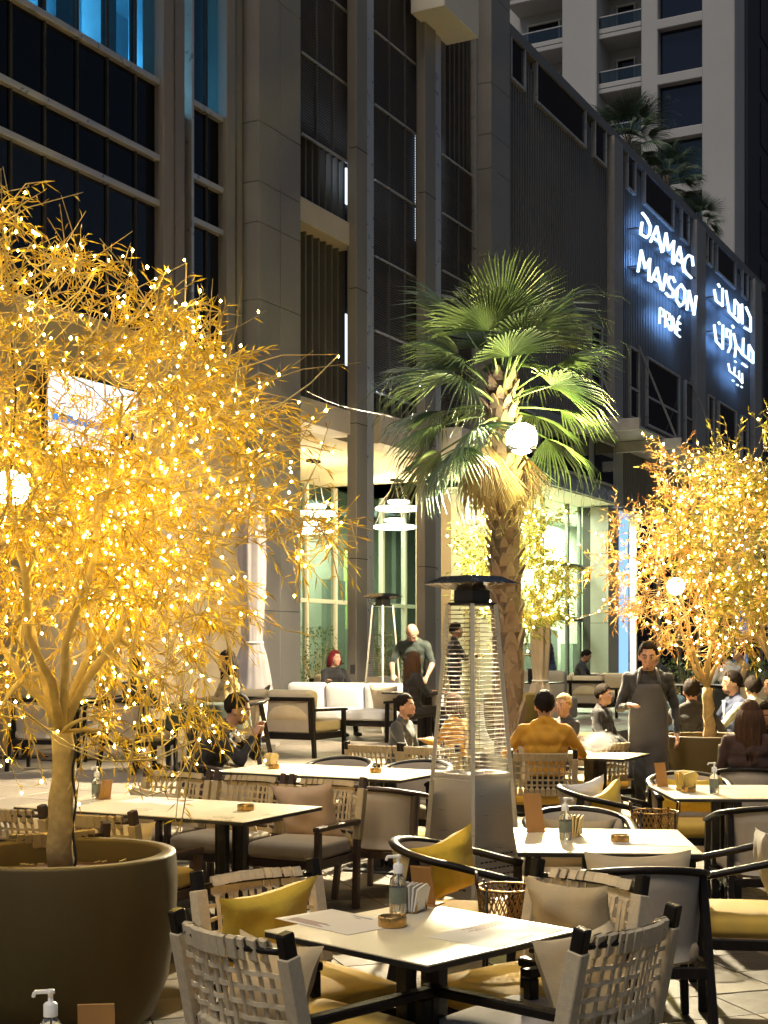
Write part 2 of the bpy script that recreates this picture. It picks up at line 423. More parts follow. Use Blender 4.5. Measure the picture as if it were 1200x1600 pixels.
# bay a
z_ = lambda x, y: Z(x, y, VB)
screen(471, 549, VB, z_(471, 208), TOP, [z_(471, 208), z_(471, 81), z_(471, -40)], [495, 521, 546])
louvres(473, 543, 7, VB + .15, z_(471, 312), z_(471, 200)); louvres(473, 543, 7, VB + .15, z_(471, 622), z_(471, 350))
fbox('spandrel_band', B2, MATTW, u1 + .01, U(549, VB), VB - .1, VB + .4, z_(471, 350), z_(471, 312), .01)
fbox('spandrel_band', B2, MATTW, u1 + .01, U(549, VB), VB - .12, VB + .4, SOF, z_(471, 622), .01)
# bay b
screen(586, 656, VB, SOF + 1.0, TOP, [Z(586, y, VB) for y in (48, 163, 281, 400, 516)] + [SOF + 1.0], [608, 633, 654])
louvres(588, 655, 6, VB + .05, SOF + .6, SOF + 1.0, .04, .08)
fbox('spandrel_band', B2, MATTW, U(586, VB), U(656, VB), VB - .12, VB + .4, SOF, SOF + .6, .01)
# bay c
louvres(692, 742, 7, VB + .15, SOF + .9, TOP, .06)
screen(692, 742, VB + .05, SOF + .9, Z(692, 238, VB), [Z(692, y, VB) for y in (238, 330, 420)], [716])
fbox('spandrel_band', B2, WHITEP, U(691, VB), U(748, VB), VB - .45, VB + .4, SOF, SOF + .72, .012)
fbox('cantilever_fin', B2, WHITEP, U(691, 11.9), U(745, 11.9), 11.85, 12.6, Z(742, 58, 11.9), Z(742, 58, 11.9) + 1.7, .012)
fbox('light_strip', B2, ALU, U(742, VB), U(747, VB), VB - .02, VB + .1, SOF + .8, Z(742, 60, VB), .004)
# pier 2
u2, u3 = U(768, V0), U(797, V0)
zs2 = [SOF] + [Z(768, y, V0) for y in (560, 400, 262, 208, 128, -10, -150)]
panelled(B2, u2, u3, V0, V0 + 1.5, zs2, [u2, u3], STONE, side=V0 + 1.1)
# lobby
VL = 17.2; ul0, ul1 = 20.2, U(700, VL) + 1.0
CEIL = mat('lobby_ceiling', (.70, .60, .38), .7, var=.04, scale=1)
fbox('lobby_ceiling', B2, CEIL, ul0, ul1 + 6, VB + .4, VL + .2, SOF, SOF + .2)
fbox('lobby_end_wall', B2, CREAM, ul0 - .2, ul0, V0 + .5, VL, TZ, SOF)
gm = [U(x, VL) for x in (425, 478, 523, 552, 597, 632, 660, 700, 735, 770)]
LGL = pane_mat('green_lobby_glass', (.66, .74, .68), .10)
zt = Z(478, 938, VL)
WMUL = mat('white_mullion', (.80, .78, .68), .4, var=.04)
for a, b in zip(gm[:-1], gm[1:]):
    for z0, z1 in ((TZ, zt), (zt, SOF)):
        pb = MB(); pb.bx(a + .02, b - .02, VL, VL + .012, z0 + .02, z1 - .02); pb.build('pane', LGL, B2)
for a in gm: fbox('mullion', B2, WMUL, a - .05, a + .05, VL - .06, VL + .08, TZ, SOF, .006)
fbox('transom', B2, WMUL, gm[0], gm[-1], VL - .05, VL + .07, zt - .05, zt + .05, .006)
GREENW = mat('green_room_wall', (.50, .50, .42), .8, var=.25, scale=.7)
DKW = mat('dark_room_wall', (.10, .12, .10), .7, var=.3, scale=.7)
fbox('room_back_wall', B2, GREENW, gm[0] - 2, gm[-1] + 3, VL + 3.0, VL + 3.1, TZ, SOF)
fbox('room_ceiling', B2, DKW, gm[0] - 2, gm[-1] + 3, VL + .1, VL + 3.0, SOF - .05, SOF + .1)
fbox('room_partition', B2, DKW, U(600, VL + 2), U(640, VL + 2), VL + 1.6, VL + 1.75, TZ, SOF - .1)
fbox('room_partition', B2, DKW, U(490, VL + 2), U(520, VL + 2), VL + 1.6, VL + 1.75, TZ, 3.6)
fbox('room_bright_panel', B2, mat('lime_panel', (.62, .80, .22), .7), U(537, VL + 2), U(575, VL + 2), VL + 1.9, VL + 2.0, 2.3, 4.5)
lamp('room_light', 'AREA', B2, (gm[2] + .6, VL + 1.4, SOF - .25), 190, (1, .98, .74), 1.5)
lamp('room_light', 'AREA', B2, (gm[5], VL + 1.2, SOF - .25), 150, (1, 1, .86), 1.5)
# right wall of the lobby, stone panels; then the shop front
VS = 14.9
ws = [U(x, VS) for x in (705, 735, 778, 806)]
panelled(B2, ws[0], ws[-1], VS, VS + .35, [TZ, 2.1, 3.6, SOF], ws, CREAM, side=VS + .3)
B3 = bld('ribbed_hotel_podium', 'dark ribbed podium carrying the two glowing signs above a glazed shop front')
VS = 13.2
sg = [U(x, VS) for x in (808, 850, 889, 908, 928)]
SHOPG = pane_mat('shop_glass', (.85, .95, .86), .04); DKFR = mat('dark_frame', (.05, .055, .045), .45, .2)
for a, b in zip(sg[:-1], sg[1:]):
    for z0, z1 in ((TZ, 2.55), (2.55, 4.0), (4.0, SOF)):
        pb = MB(); pb.bx(a + .02, b - .02, VS + .03, VS + .04, z0 + .02, z1 - .02); pb.build('pane', SHOPG, B3)
for a in sg: fbox('mullion', B3, DKFR, a - .045, a + .045, VS, VS + .1, TZ, SOF, .006)
for z in (2.55, 4.0): fbox('transom', B3, DKFR, sg[0], sg[-1], VS - .01, VS + .09, z - .06, z + .06, .006)
SHOPW = mat('shop_wall', (.62, .68, .55), .8, var=.2, scale=.9)
fbox('shop_back_wall', B3, SHOPW, sg[0] - 1, sg[-1] + 9, VS + 2.2, VS + 2.3, TZ, SOF)
fbox('shop_side_wall', B3, SHOPW, sg[0] - .20, sg[0] - .06, VS + .02, VS + 2.19, TZ, SOF - .06)
fbox('shop_ceiling', B3, SHOPW, sg[0] - 1, sg[-1] + 9, VS + .1, VS + 2.2, SOF - .05, SOF)
for k in range(5): fbox('shop_shelf', B3, DKW, sg[0] + k * 2.1, sg[0] + k * 2.1 + .8, VS + 1.6, VS + 2.0, TZ, 1.9 + .4 * (k % 2))
for k in range(3): lamp('shop_light', 'AREA', B3, (sg[0] + 2 + 3 * k, VS + 1.1, SOF - .2), 600, (1, .98, .78), 1.6)
# podium wall with ribs
VW = 12.55; zR = Z(797, 42, VW); ue = U(1192, VW)
fbox('podium_wall', B3, RIB, u3, ue, VW + .08, VW + 1.2, SOF, zR - .25)
pillars = [(960, 974), (1089, 1103), (1180, 1190)]
rb = MB(); u = u3 + .05
while u < ue:
    rb.bx(u, u + .07, VW, VW + .08, SOF + .1, zR - .5); u += .16
tag(rb.build('wall_rib', RIB, B3), kind='stuff')
fbox('parapet', B3, RIB, u3, ue, VW - .10, VW + 1.2, zR - .28, zR, .02)
for a, b in pillars: fbox('pilaster', B3, mat('pilaster_grey', (.30, .28, .26), .5, .1), U(a, VW - .2), U(b, VW - .2), VW - .2, VW + .1, SOF, zR - .28, .01)
def window(px0, px1, z0, z1, v=VW - .06, bars=()):
    a, b = U(px0, v), U(px1, v)
    w = fbox('window', B3, DARKGL, a, b, v + .02, v + .10, z0, z1)
    for q in ((a - .06, a, z0, z1), (b, b + .06, z0, z1), (a - .06, b + .06, z1, z1 + .07), (a - .06, b + .06, z0 - .07, z0)):
        fbox('window_frame', w, ALU, q[0], q[1], v - .03, v + .11, q[2], q[3], .006)
    for z in bars: fbox('window_bar', w, ALU, a, b, v - .01, v + .019, z - .03, z + .03)
zw0, zw1 = Z(838, 160, VW), Z(838, 97, VW)
for a, b in ((799, 819), (839, 914), (930, 946), (981, 992), (1008, 1052), (1066, 1076), (1106, 1113), (1121, 1149), (1161, 1168)): window(a, b, zw0, zw1)
zl0, zl1 = Z(1013, 664, VW), Z(1013, 563, VW)
for a, b in ((924, 940), (985, 998), (1012, 1061), (1072, 1083), (1107, 1115), (1124, 1150), (1160, 1168)): window(a, b, zl0, zl1, bars=[zl0 + (zl1 - zl0) * .42])
# canopy with fins and tie rods
GREYR = mat('rod_grey', (.22, .21, .20), .5, .2)
vc0 = 10.9; zc = Z(985, 662, vc0)
cu0, cu1 = U(968, vc0), U(1085, VW)
CANO = mat('canopy_metal', (.50, .47, .43), .45, .3, var=.1)
fbox('canopy_plate', B3, CANO, cu0, cu1, vc0, VW, zc, zc + .06, .01)
for k in range(4):
    u = cu0 + (cu1 - cu0) * k / 3.5; fbox('canopy_fin', B3, CANO, u, u + .12, vc0 - .5, VW, zc - .30, zc - .004, .01)
for k in range(3):
    u = cu0 + 1 + k * 5.5; b = MB(); b.bar((u, VW - .1, zc + 3.2), (u + .1, vc0 + .3, zc + .05), .06, .06, .01); b.build('tie_rod', GREYR, B3)
# first floor box over the entrance
vb = 12.1; ba, bb = U(772, vb), U(966, vb); zb1 = SOF + 1.75
GREYM = mat('grey_fascia', (.26, .25, .24), .4, .3, var=.1)
fbox('overhang_box', B3, GREYM, ba, bb, vb + .06, VS + .5, SOF + .05, zb1, .01)
fbox('overhang_fascia', B3, mat('steel_fascia', (.50, .52, .56), .3, .6), ba, bb, vb, vb + .06, SOF - .02, SOF + .30, .01)
for a, b in ((778, 836), (848, 922), (932, 960)):
    w = fbox('window', B3, DARKGL, U(a, vb), U(b, vb), vb + .03, vb + .10, SOF + .45, zb1 - .25)
    for z in (SOF + .41, zb1 - .25): fbox('window_frame', w, ALU, U(a, vb) - .04, U(b, vb) + .04, vb + .0, vb + .09, z, z + .05, .005)
fbox('soffit', B3, WHITEP, ba, bb, vb + .1, VS + .6, SOF - .04, SOF + .04)
# ground floor pier with the blue light strip, dark glass beyond
panelled(B3, U(951, V0), U(967, V0), V0, VS - .05, [TZ, 2.45, 4.35, SOF - .06], [U(951, V0), U(967, V0)], STONE, side=V0 + .52)
fbox('blue_light_strip', B3, emit('blue_led', (.30, .58, 1.0), .50), U(968.5, V0), U(987, V0), V0 + .1, V0 + .3, TZ, SOF - .1)
gu0, gu1 = U(990, 13.0), U(1192, 13.0)
k = 0
while gu0 + k * 2.4 < gu1:
    a = gu0 + k * 2.4
    fbox('pane', B3, DARKGL, a + .05, a + 2.35, 13.0, 13.05, TZ, SOF); fbox('mullion', B3, GREYM, a - .05, a + .05, 12.9, 13.1, TZ, SOF, .006); k += 1
fbox('blue_light_strip', B3, emit('blue_led2', (.28, .50, 1.0), .22), U(1150, 12.8), U(1168, 12.8), 12.8, 12.85, TZ, SOF)
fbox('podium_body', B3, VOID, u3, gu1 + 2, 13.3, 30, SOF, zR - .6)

# --- glowing signs: strokes of each letter, as deep ribbons standing off the wall
VSG = VW - .32
SIGN = emit('sign_light', (.55, .78, 1.0), 1.5)
HALO = emit('sign_halo', (.16, .40, 1.0), 9.0)
def crop(x, y): return 980 + x * .19383, 310 + y * .19375
def stroke_mesh(poly, w):
    mb = MB()
    def pl(x, y):
        px, py = crop(x, y); return Vector((U(px, VSG), VSG, Z(px, py, VSG)))
    for a, b in zip(poly[:-1], poly[1:]):
        a = Vector(a); b = Vector(b); d = b - a
        if d.length < 1e-6: continue
        d.normalize(); s_ = Vector((-d.y, d.x)) * w / 2; e = d * w * .42
        q = [pl(*(a - e + s_)), pl(*(b + e + s_)), pl(*(b + e - s_)), pl(*(a - e - s_))]
        mb.add(q + [p + Vector((0, .035, 0)) for p in q], [(0, 1, 2, 3), (0, 4, 5, 1), (1, 5, 6, 2), (2, 6, 7, 3), (3, 7, 4, 0)])
        mb.add([p + Vector((0, .0352, 0)) for p in q], [(3, 2, 1, 0)], 1)
    return mb
def sign(name, label, letters):
    s = thing(name, label, 'sign', (0, 0, 0), FROT)
    for strokes, w in letters:
        mb = MB()
        for st in strokes:
            q = stroke_mesh(st, w); o0 = len(mb.m); mb.add(q.v, q.f); mb.m[o0:] = q.m
        mb.build('letter', [SIGN, HALO], s)
    us = [U(crop(p[0], p[1])[0], VSG) for l, w in letters for st in l for p in st]
    zs = [Z(*crop(*p), VSG) for l, w in letters for st in l for p in st]
    for z in (min(zs) + (max(zs) - min(zs)) * .42, min(zs) + (max(zs) - min(zs)) * .8):
        fbox('mounting_rail', s, RIB, min(us), max(us), VSG + .036, VW, z - .02, z + .02)
    return s
W1, W2 = 14, 8
sign('wall_sign', 'glowing white Latin lettering in three lines on the dark podium wall', [
    ([[(128, 118), (165, 165), (192, 225), (184, 290), (160, 316), (113, 285), (124, 195)]], W1),
    ([[(195, 348), (243, 228), (285, 432)], [(215, 318), (265, 350)]], W1),
    ([[(292, 425), (318, 282), (338, 415), (380, 345), (370, 515)]], W1),
    ([[(380, 525), (428, 392), (462, 590)], [(400, 488), (448, 520)]], W1),
    ([[(535, 540), (528, 472), (500, 458), (472, 490), (460, 560), (480, 600), (520, 640)]], W1),
    ([[(92, 588), (118, 420), (150, 560), (187, 488), (178, 660)]], W1),
    ([[(197, 668), (246, 560), (278, 730)], [(213, 640), (262, 672)]], W1),
    ([[(292, 740), (316, 612)]], W1),
    ([[(388, 672), (372, 636), (345, 632), (332, 672), (350, 715), (378, 748), (372, 795), (340, 790), (318, 765)]], W1),
    ([[(440, 695), (470, 742), (464, 840), (430, 868), (402, 820), (408, 730), (440, 695)]], W1),
    ([[(486, 895), (503, 745), (543, 935), (560, 790)]], W1),
    ([[(266, 1005), (269, 882), (300, 902), (299, 952), (268, 945)]], W2),
    ([[(311, 1035), (316, 912), (346, 932), (344, 978), (314, 970), (350, 1062)]], W2),
    ([[(362, 1066), (366, 950)]], W2),
    ([[(376, 965), (392, 1085), (414, 992)]], W2),
    ([[(433, 1012), (410, 990), (404, 1095), (431, 1118)], [(407, 1042), (428, 1060)], [(416, 972), (428, 950)]], W2)])
sign('wall_sign', 'glowing white Arabic lettering in three lines at the far end of the podium', [
    ([[(706, 738), (722, 825), (772, 866), (772, 728)], [(738, 692), (748, 712)]], 12),
    ([[(800, 745), (826, 915), (905, 998), (905, 865), (872, 818), (868, 930)]], 12),
    ([[(928, 855), (932, 1008)]], 12),
    ([[(962, 878), (998, 962), (998, 1072), (950, 1042)]], 12),
    ([[(706, 1022), (722, 1150), (774, 1212), (776, 1024)], [(742, 1000), (750, 1012)]], 12),
    ([[(836, 1075), (806, 1052), (802, 1112), (836, 1124), (836, 1066), (838, 1190), (818, 1238)]], 12),
    ([[(862, 1092), (882, 1180), (872, 1275)], [(852, 1026), (860, 1042)]], 12),
    ([[(882, 1182), (935, 1258), (940, 1130)]], 12),
    ([[(935, 1258), (1018, 1326), (1018, 1240), (986, 1182), (984, 1290)], [(932, 1332), (968, 1358)]], 12),
    ([[(820, 1332), (830, 1392), (866, 1420), (870, 1362)], [(872, 1312), (880, 1322)]], 7),
    ([[(866, 1420), (906, 1452), (906, 1392)], [(854, 1466), (862, 1474)]], 7),
    ([[(906, 1452), (932, 1490), (930, 1412)], [(888, 1500), (898, 1508)], [(922, 1516), (930, 1524)]], 7)])

# --- hotel tower behind
B4 = bld('hotel_tower', 'tall pale residential tower with corner balconies and navy windows behind the podium')
UT = 77.0
def vt(px):   # v on the tower's near face (u = UT)
    k = ((px - CXP) / FPX * NX + NY) / ((px - CXP) / FPX * DX + DY); return UT * k
def ztw(px, py):
    t = UT / ((px - CXP) / FPX * DX + DY); return CAMZ + (HOR - py) / FPX * t
def tb(name, m, pa, pb_, du0, du1, z0, z1, parent=B4, ch=0.0):
    return fbox(name, parent, m, UT + du0, UT + du1, vt(pb_), vt(pa), z0, z1, ch)
NAVY = mat('navy_tower_glass', (.006, .009, .022), .06, spec=.7, var=.3, scale=.2, rvar=.03)
TEALG = mat('teal_tower_glass', (.010, .028, .034), .08, spec=.7, var=.3, scale=.2, rvar=.03)
FH = ztw(1060, 117) - ztw(1060, 205); zb0 = ztw(1060, 205)
zt0, zt1 = 12, zb0 + FH * 6
tb('shaft', TOWERW, 1024, 1100, 1.2, 14, zt0, zt1)
tb('corner_pillar', TOWERW, 1099, 1150, -.3, 2, zt0, zt1, ch=.05)
tb('slab_pillar', TOWERW, 880, 934, -.2, 12, zt0, zt1, ch=.05)
tb('slab_pillar', TOWERW, 1000, 1026, .2, 12, zt0, zt1, ch=.05)
tb('recess_wall', TOWERW, 770, 882, 2.2, 14, zt0, zt1)
tb('recess_wall', TOWERW, 930, 1002, 2.2, 14, zt0, zt1)
for k in range(-3, 6):
    z = zb0 + k * FH
    tb('window', TEALG if k < 0 else NAVY, 1027, 1098, .7, .9, z + .28, z + FH - .28)
    tb('window_band', TOWERW, 1024, 1100, .2, 1.25, z - .28, z + .28, ch=.04)
    for a, b in ((790, 880), (932, 1000)):
        tb('balcony_slab', TOWERW, a, b, .2, 2.3, z - .15, z + .12, ch=.03)
        tb('balcony_upstand', TOWERW, a, b, .18, .32, z + .13, z + .42, ch=.03)
        tb('balcony_glass', pane_mat('balcony_pane', (.55, .62, .62), .06), a, b, .22, .25, z + .43, z + 1.05)
        tb('handrail', ALU, a, b, .19, .28, z + 1.06, z + 1.12)
        w = tb('balcony_door', DARKGL, a + 14, b - 26, 2.12, 2.16, z + .15, z + 2.3)
        for q in (a + 13, (2 * a + 14 + b - 26) / 2, b - 27): tb('door_frame', WHITEP, q, q + 2.2, 2.05, 2.115, z + .15, z + 2.32, parent=w)
        tb('door_head', WHITEP, a + 13, b - 24, 2.04, 2.11, z + 2.33, z + 2.42, parent=w)
# long flank of the tower, running away on the right
vf = vt(1152)
fbox('flank_wall', B4, mat('navy_flank', (.035, .036, .045), .6, var=.2, scale=.1), UT + 2.05, UT + 60, vf - .1, vf + 6, zt0 - 8, zt1)
for k in range(-6, 6):
    z = zb0 + k * FH
    for j in range(9):
        fbox('window', B4, NAVY, UT + 5 + j * 6, UT + 9.4 + j * 6, vf - .16, vf - .12, z + .3, z + FH - .4)
fbox('lit_window', B4, emit('teal_window_light', (.10, .62, .55), .9), UT + 29.2, UT + 33.2, vf - .22, vf - .18, zb0 + .4, zb0 + FH * 1.25)
# dark neighbour on the far right so no open sky shows above the street
B5 = bld('dark_far_block', 'dark blue office block at the far right edge behind the podium end')
fbox('wall', B5, mat('far_wall', (.020, .020, .032), .7, var=.3, scale=.05), 150, 175, -40, 40, 0, 95)
for k in range(0, 14):
    for j in range(6): fbox('window', B5, NAVY, 149.8, 149.95, -8 + j * 4, -5.2 + j * 4, 6 + k * 4.4, 9.2 + k * 4.4)
# ------------------------------------------------------------------ trees
BARK = mat('olive_bark', (.42, .32, .15), .85, var=.35, scale=14, bump=.6, bscale=30)
TWIG = mat('pale_twig', (.42, .32, .14), .8, var=.25, scale=20)
def leaf_mat(name, a, b, tr=.35):
    if name in MATS: return MATS[name]
    m = bpy.data.materials.new(name); m.use_nodes = True; t = m.node_tree; t.nodes.clear(); L = t.links.new
    gi = t.nodes.new('ShaderNodeNewGeometry'); cr = t.nodes.new('ShaderNodeValToRGB')
    cr.color_ramp.elements[0].color = (*a, 1); cr.color_ramp.elements[1].color = (*b, 1); L(gi.outputs['Random Per Island'], cr.inputs[0])
    d = t.nodes.new('ShaderNodeBsdfPrincipled'); d.inputs['Roughness'].default_value = .5; L(cr.outputs[0], d.inputs['Base Color'])
    tl = t.nodes.new('ShaderNodeBsdfTranslucent'); L(cr.outputs[0], tl.inputs[0])
    mx = t.nodes.new('ShaderNodeMixShader'); mx.inputs[0].default_value = tr; L(d.outputs[0], mx.inputs[1]); L(tl.outputs[0], mx.inputs[2])
    o = t.nodes.new('ShaderNodeOutputMaterial'); L(mx.outputs[0], o.inputs[0]); MATS[name] = m; return m
LEAF_GOLD = leaf_mat('dry_olive_leaf', (.26, .14, .008), (.86, .64, .045))
LEAF_RUST = leaf_mat('rusty_leaf', (.26, .11, .03), (.46, .30, .07))
LEAF_GREEN = leaf_mat('fresh_olive_leaf', (.10, .13, .02), (.34, .36, .06))
LEAF_OLIVE = leaf_mat('olive_gold_leaf', (.10, .10, .015), (.50, .42, .06))
BULB = emit('fairy_bulb', (1.0, .69, .15), 76.0, 'FRONT')
BULB2 = emit('fairy_bulb_far', (1.0, .64, .18), 70.0, 'FRONT')
WIRE = mat('pale_cable', (.62, .52, .25), .6, var=.1)
POT = mat('stone_pot', (.088, .060, .014), .6, var=.22, scale=2.2, stretch=(1, 1, .35), bump=.05, bscale=120)
SOIL = mat('soil', (.06, .025, .015), .95, var=.4, scale=30, bump=1.0, bscale=60)
POTS = {}
def planter(label, loc, r, h):
    p = thing('planter_pot', label, 'planter', loc, 0, 'round stone tree planters')
    prof = [(r * .62, 0), (r * .80, h * .08), (r * .93, h * .28), (r * 1.0, h * .6), (r * 1.015, h * .85), (r, h * .985), (r * .995, h), (r * .88, h), (r * .87, h * .985), (r * .86, h * .80)]
    MB().lathe(prof, 64).build('bowl', POT, p)
    s = MB(); s.lathe([(r * .87, h * .86), (r * .5, h * .885), (r * .2, h * .9), (0.001, h * .9)], 40); s.build('soil', SOIL, p)
    rg = random.Random(int(r * 1000)); st = MB()
    for k in range(60):
        a = rg.uniform(0, 6.28); q = r * .82 * math.sqrt(rg.random()); st.box((q * math.cos(a), q * math.sin(a), h * .885), (.012 * rg.uniform(.4, 1.6), .006, .003), 0, Euler((rg.uniform(-.4, .4), rg.uniform(-.4, .4), a * 3)).to_matrix())
    tag(st.build('litter', WIRE, p), kind='stuff')
    return p
def tree(label, base, h_fork, crown_c, crown_r, seed, trunk_r, n_tips, n_twigs, leaf, leaf_len, leaf_w, n_bulbs, bulb_m, bulb_r, lights_label, droop=.5, limbs=5, wires=26, lean=(0, 0), hang=0, lobes=None):
    rg = random.Random(seed); base = Vector(base); cc = Vector(crown_c); cr = Vector(crown_r)
    T = thing('tree', label, 'tree', base)
    def rv(s=1): return Vector((rg.gauss(0, s), rg.gauss(0, s), rg.gauss(0, s)))
    tr = MB(); br = MB(); tw = MB(); lf = MB()
    fork = Vector((lean[0], lean[1], h_fork))
    pts = [Vector((0, 0, 0))]
    for k in range(1, 7):
        f = k / 6; pts.append(Vector((lean[0] * f, lean[1] * f, h_fork * f)) + Vector((rg.gauss(0, .008), rg.gauss(0, .008), 0)))
    tr.tube(pts, [trunk_r * (1.12 - .22 * k / 6) * (1 + rg.uniform(-.04, .04)) for k in range(7)], 12)
    nodes = [(fork, trunk_r * .8)]
    def curve(a, b, sag, n=5):
        m = (a + b) / 2 + rv(.04 * (b - a).length) + Vector((0, 0, sag)); out = []
        for i in range(n + 1):
            t = i / n; out.append(a * (1 - t) ** 2 + m * 2 * t * (1 - t) + b * t * t)
        return out
    def tip():
        while True:
            p = Vector((rg.uniform(-1, 1), rg.uniform(-1, 1), rg.uniform(-1, 1)))
            if .05 < p.length < 1: break
        p = p.normalized() * (.18 + .88 * rg.random() ** .54)
        nzv = math.sin(5.1 * p.x + 2.0 * p.y + seed) + math.sin(4.3 * p.z - 3.1 * p.x + 1.7 * seed) + math.sin(4.9 * p.y + 3.7 * p.z + .6 * seed)
        if nzv < -.85 - .5 * (1 - p.length) and rg.random() < .92: return tip()
        if lobes and p.z > lobes(p.x) + rg.uniform(-.08, .08): return tip()
        p = p * (.9 + .28 * math.sin(3.1 * p.x + 2.3 * p.z * 2 + seed) * .5)
        return cc + Vector((p.x * cr.x, p.y * cr.y, p.z * cr.z)) - base
    for k in range(limbs):
        a = 2 * math.pi * (k + rg.uniform(-.25, .25)) / limbs
        e = cc - base + Vector((math.cos(a) * cr.x * .5, math.sin(a) * cr.y * .5, cr.z * rg.uniform(-.15, .5)))
        cv = curve(fork, e, -.05, 7); cv = [c_ + rv(.022) * (1 if 0 < i_ < 7 else 0) for i_, c_ in enumerate(cv)]; tr.tube(cv, [trunk_r * (.40 - .042 * i) for i in range(8)], 8)
        nodes += [(p, trunk_r * (.62 - .07 * i)) for i, p in enumerate(cv) if i > 1]
    tips = [tip() for _ in range(n_tips)]; tips.sort(key=lambda p: (p - fork).length)
    ends = []
    for p in tips:
        q, r0 = min(nodes, key=lambda n_: (n_[0] - p).length_squared + .15 * max(0, n_[0].z - p.z) ** 2)
        cv = curve(q, p, .10 * (p - q).length, 4); r1 = max(.004, min(.016, r0 * .6))
        br.tube(cv, [r1 * (1 - .17 * i) for i in range(5)], 5)
        nodes += [(c, r1 * .6) for c in cv[2:]]; ends.append((p, (p - q).normalized() if (p - q).length > 1e-6 else Vector((0, 0, 1))))
    spots = []
    def leaf_at(p, d, L, w):
        s_ = d.cross(rv()).normalized(); up = s_.cross(d) * (w * .5)
        a = p; b = p + d * L * .45 + Vector((0, 0, -.04 * L)); c = p + d * L + Vector((0, 0, -.18 * L))
        lf.add([a, b + s_ * w / 2 + up, c, b - s_ * w / 2 + up, b], [(0, 4, 2, 1), (0, 3, 2, 4)])
    for p, d in ends:
        out = (p + base - cc); out = Vector((out.x / cr.x, out.y / cr.y, out.z / cr.z))
        for k in range(n_twigs):
            dd = (d * .5 + out * .5 + rv(.62) + Vector((0, 0, .15))).normalized(); L = rg.uniform(.10, .30) * (1 if out.length > .6 else .8)
            st = p + rv(.03); c1 = st + dd * L * .5; c2 = st + dd * L + Vector((0, 0, -droop * L * rg.uniform(.1, .9)))
            bare = rg.random() < .22 and out.length > .55
            if bare: c1 = st + dd * L * .9; c2 = c1 + (dd + rv(.3)) * L * .7
            tw.tube([st, c1, c2], [.0038, .0030, .0016], 3, False)
            nl = 3 if bare else int(L / leaf_len * rg.uniform(1.6, 3.2)) + 2
            for i in range(nl):
                t = (i + rg.random()) / nl; q = (st * (1 - t) ** 2 + c1 * 2 * t * (1 - t) + c2 * t * t)
                ld = ((c2 - st).normalized() * .8 + rv(.55) + Vector((0, 0, -.25 * droop))).normalized()
                leaf_at(q, ld, leaf_len * rg.uniform(.6, 1.25), leaf_w * rg.uniform(.7, 1.3))
            spots.append(c1); spots.append(c2)
    # drooping strands under the crown
    for k in range(hang):
        p, d = ends[rg.randrange(len(ends))]
        if p.z + base.z > cc.z - .1 * cr.z: p = Vector((p.x, p.y, cc.z - base.z - cr.z * rg.uniform(.3, .8)))
        L = rg.uniform(.25, .6); dirv = Vector((rg.gauss(0, .4), rg.gauss(0, .4), 0)); cv = [p + dirv * t * L + Vector((0, 0, -L * t * t)) for t in (0, .25, .5, .75, 1)]
        tw.tube(cv, [.006, .005, .0045, .004, .002], 4, False)
        for i in range(22):
            t = rg.random(); q = p + dirv * t * L + Vector((0, 0, -L * t * t)); leaf_at(q, (Vector((0, 0, -.8)) + rv(.5)).normalized(), leaf_len * rg.uniform(.6, 1.1), leaf_w)
        spots += cv[1:] * 2
    tr.build('trunk', BARK, T); tag(br.build('branch', TWIG, T), kind='stuff')
    c = tw.build('twig', TWIG, T); tag(c, kind='stuff')
    tag(lf.build('crown', leaf, T), kind='stuff')
    # fairy lights, wound through the crown: a thing of their own
    S = thing('string_lights', lights_label, 'lights', base)
    wb = MB(); bb = MB(); use = rg.sample(spots, min(n_bulbs, len(spots)))
    octv = [(1, 0, 0), (-1, 0, 0), (0, 1, 0), (0, -1, 0), (0, 0, 1.3), (0, 0, -1.3)]
    octf = [(0, 2, 4), (2, 1, 4), (1, 3, 4), (3, 0, 4), (2, 0, 5), (1, 2, 5), (3, 1, 5), (0, 3, 5)]
    for p in use:
        r = bulb_r * rg.uniform(.7, 1.25); q = p + rv(.012)
        bb.add([q + Vector(v) * r for v in octv], octf)
    for k in range(wires):
        p = use[rg.randrange(len(use))]; near = sorted(use, key=lambda z: (z - p).length_squared)[3:14]
        ch = [p]
        for _ in range(rg.randint(2, 5)): ch.append(near[rg.randrange(len(near))])
        sm = []
        for a, b in zip(ch[:-1], ch[1:]):
            sagv = Vector((0, 0, -.35 * (b - a).length)) + rv(.02)
            for t in (0, .25, .5, .75): sm.append(a * (1 - t) + b * t + sagv * 4 * t * (1 - t) * .6)
        sm.append(ch[-1]); wb.tube(sm, .0032, 4, False)
    for k in range(4):
        a0 = k * 1.6; wb.tube([Vector((math.cos(a0 + t * 9) * (trunk_r + .006), math.sin(a0 + t * 9) * (trunk_r + .006), t * h_fork)) + Vector((lean[0] * t, lean[1] * t, 0)) for t in [i / 16 for i in range(17)]], .003, 4, False) if k == 0 else None
    bc = MB(); bc.tube([Vector((trunk_r * 1.12 + .008 * math.sin(i * 1.3), -trunk_r * .55, i / 12 * h_fork)) + Vector((lean[0], lean[1], 0)) * (i / 12) for i in range(13)] , .006, 5); bc.build('feed_cable', MATS.get('black_cable') or mat('black_cable', (.012, .012, .012), .5), S)
    tag(wb.build('cable', WIRE, S), kind='stuff'); tag(bb.build('bulb', bulb_m, S), kind='stuff')
    return T
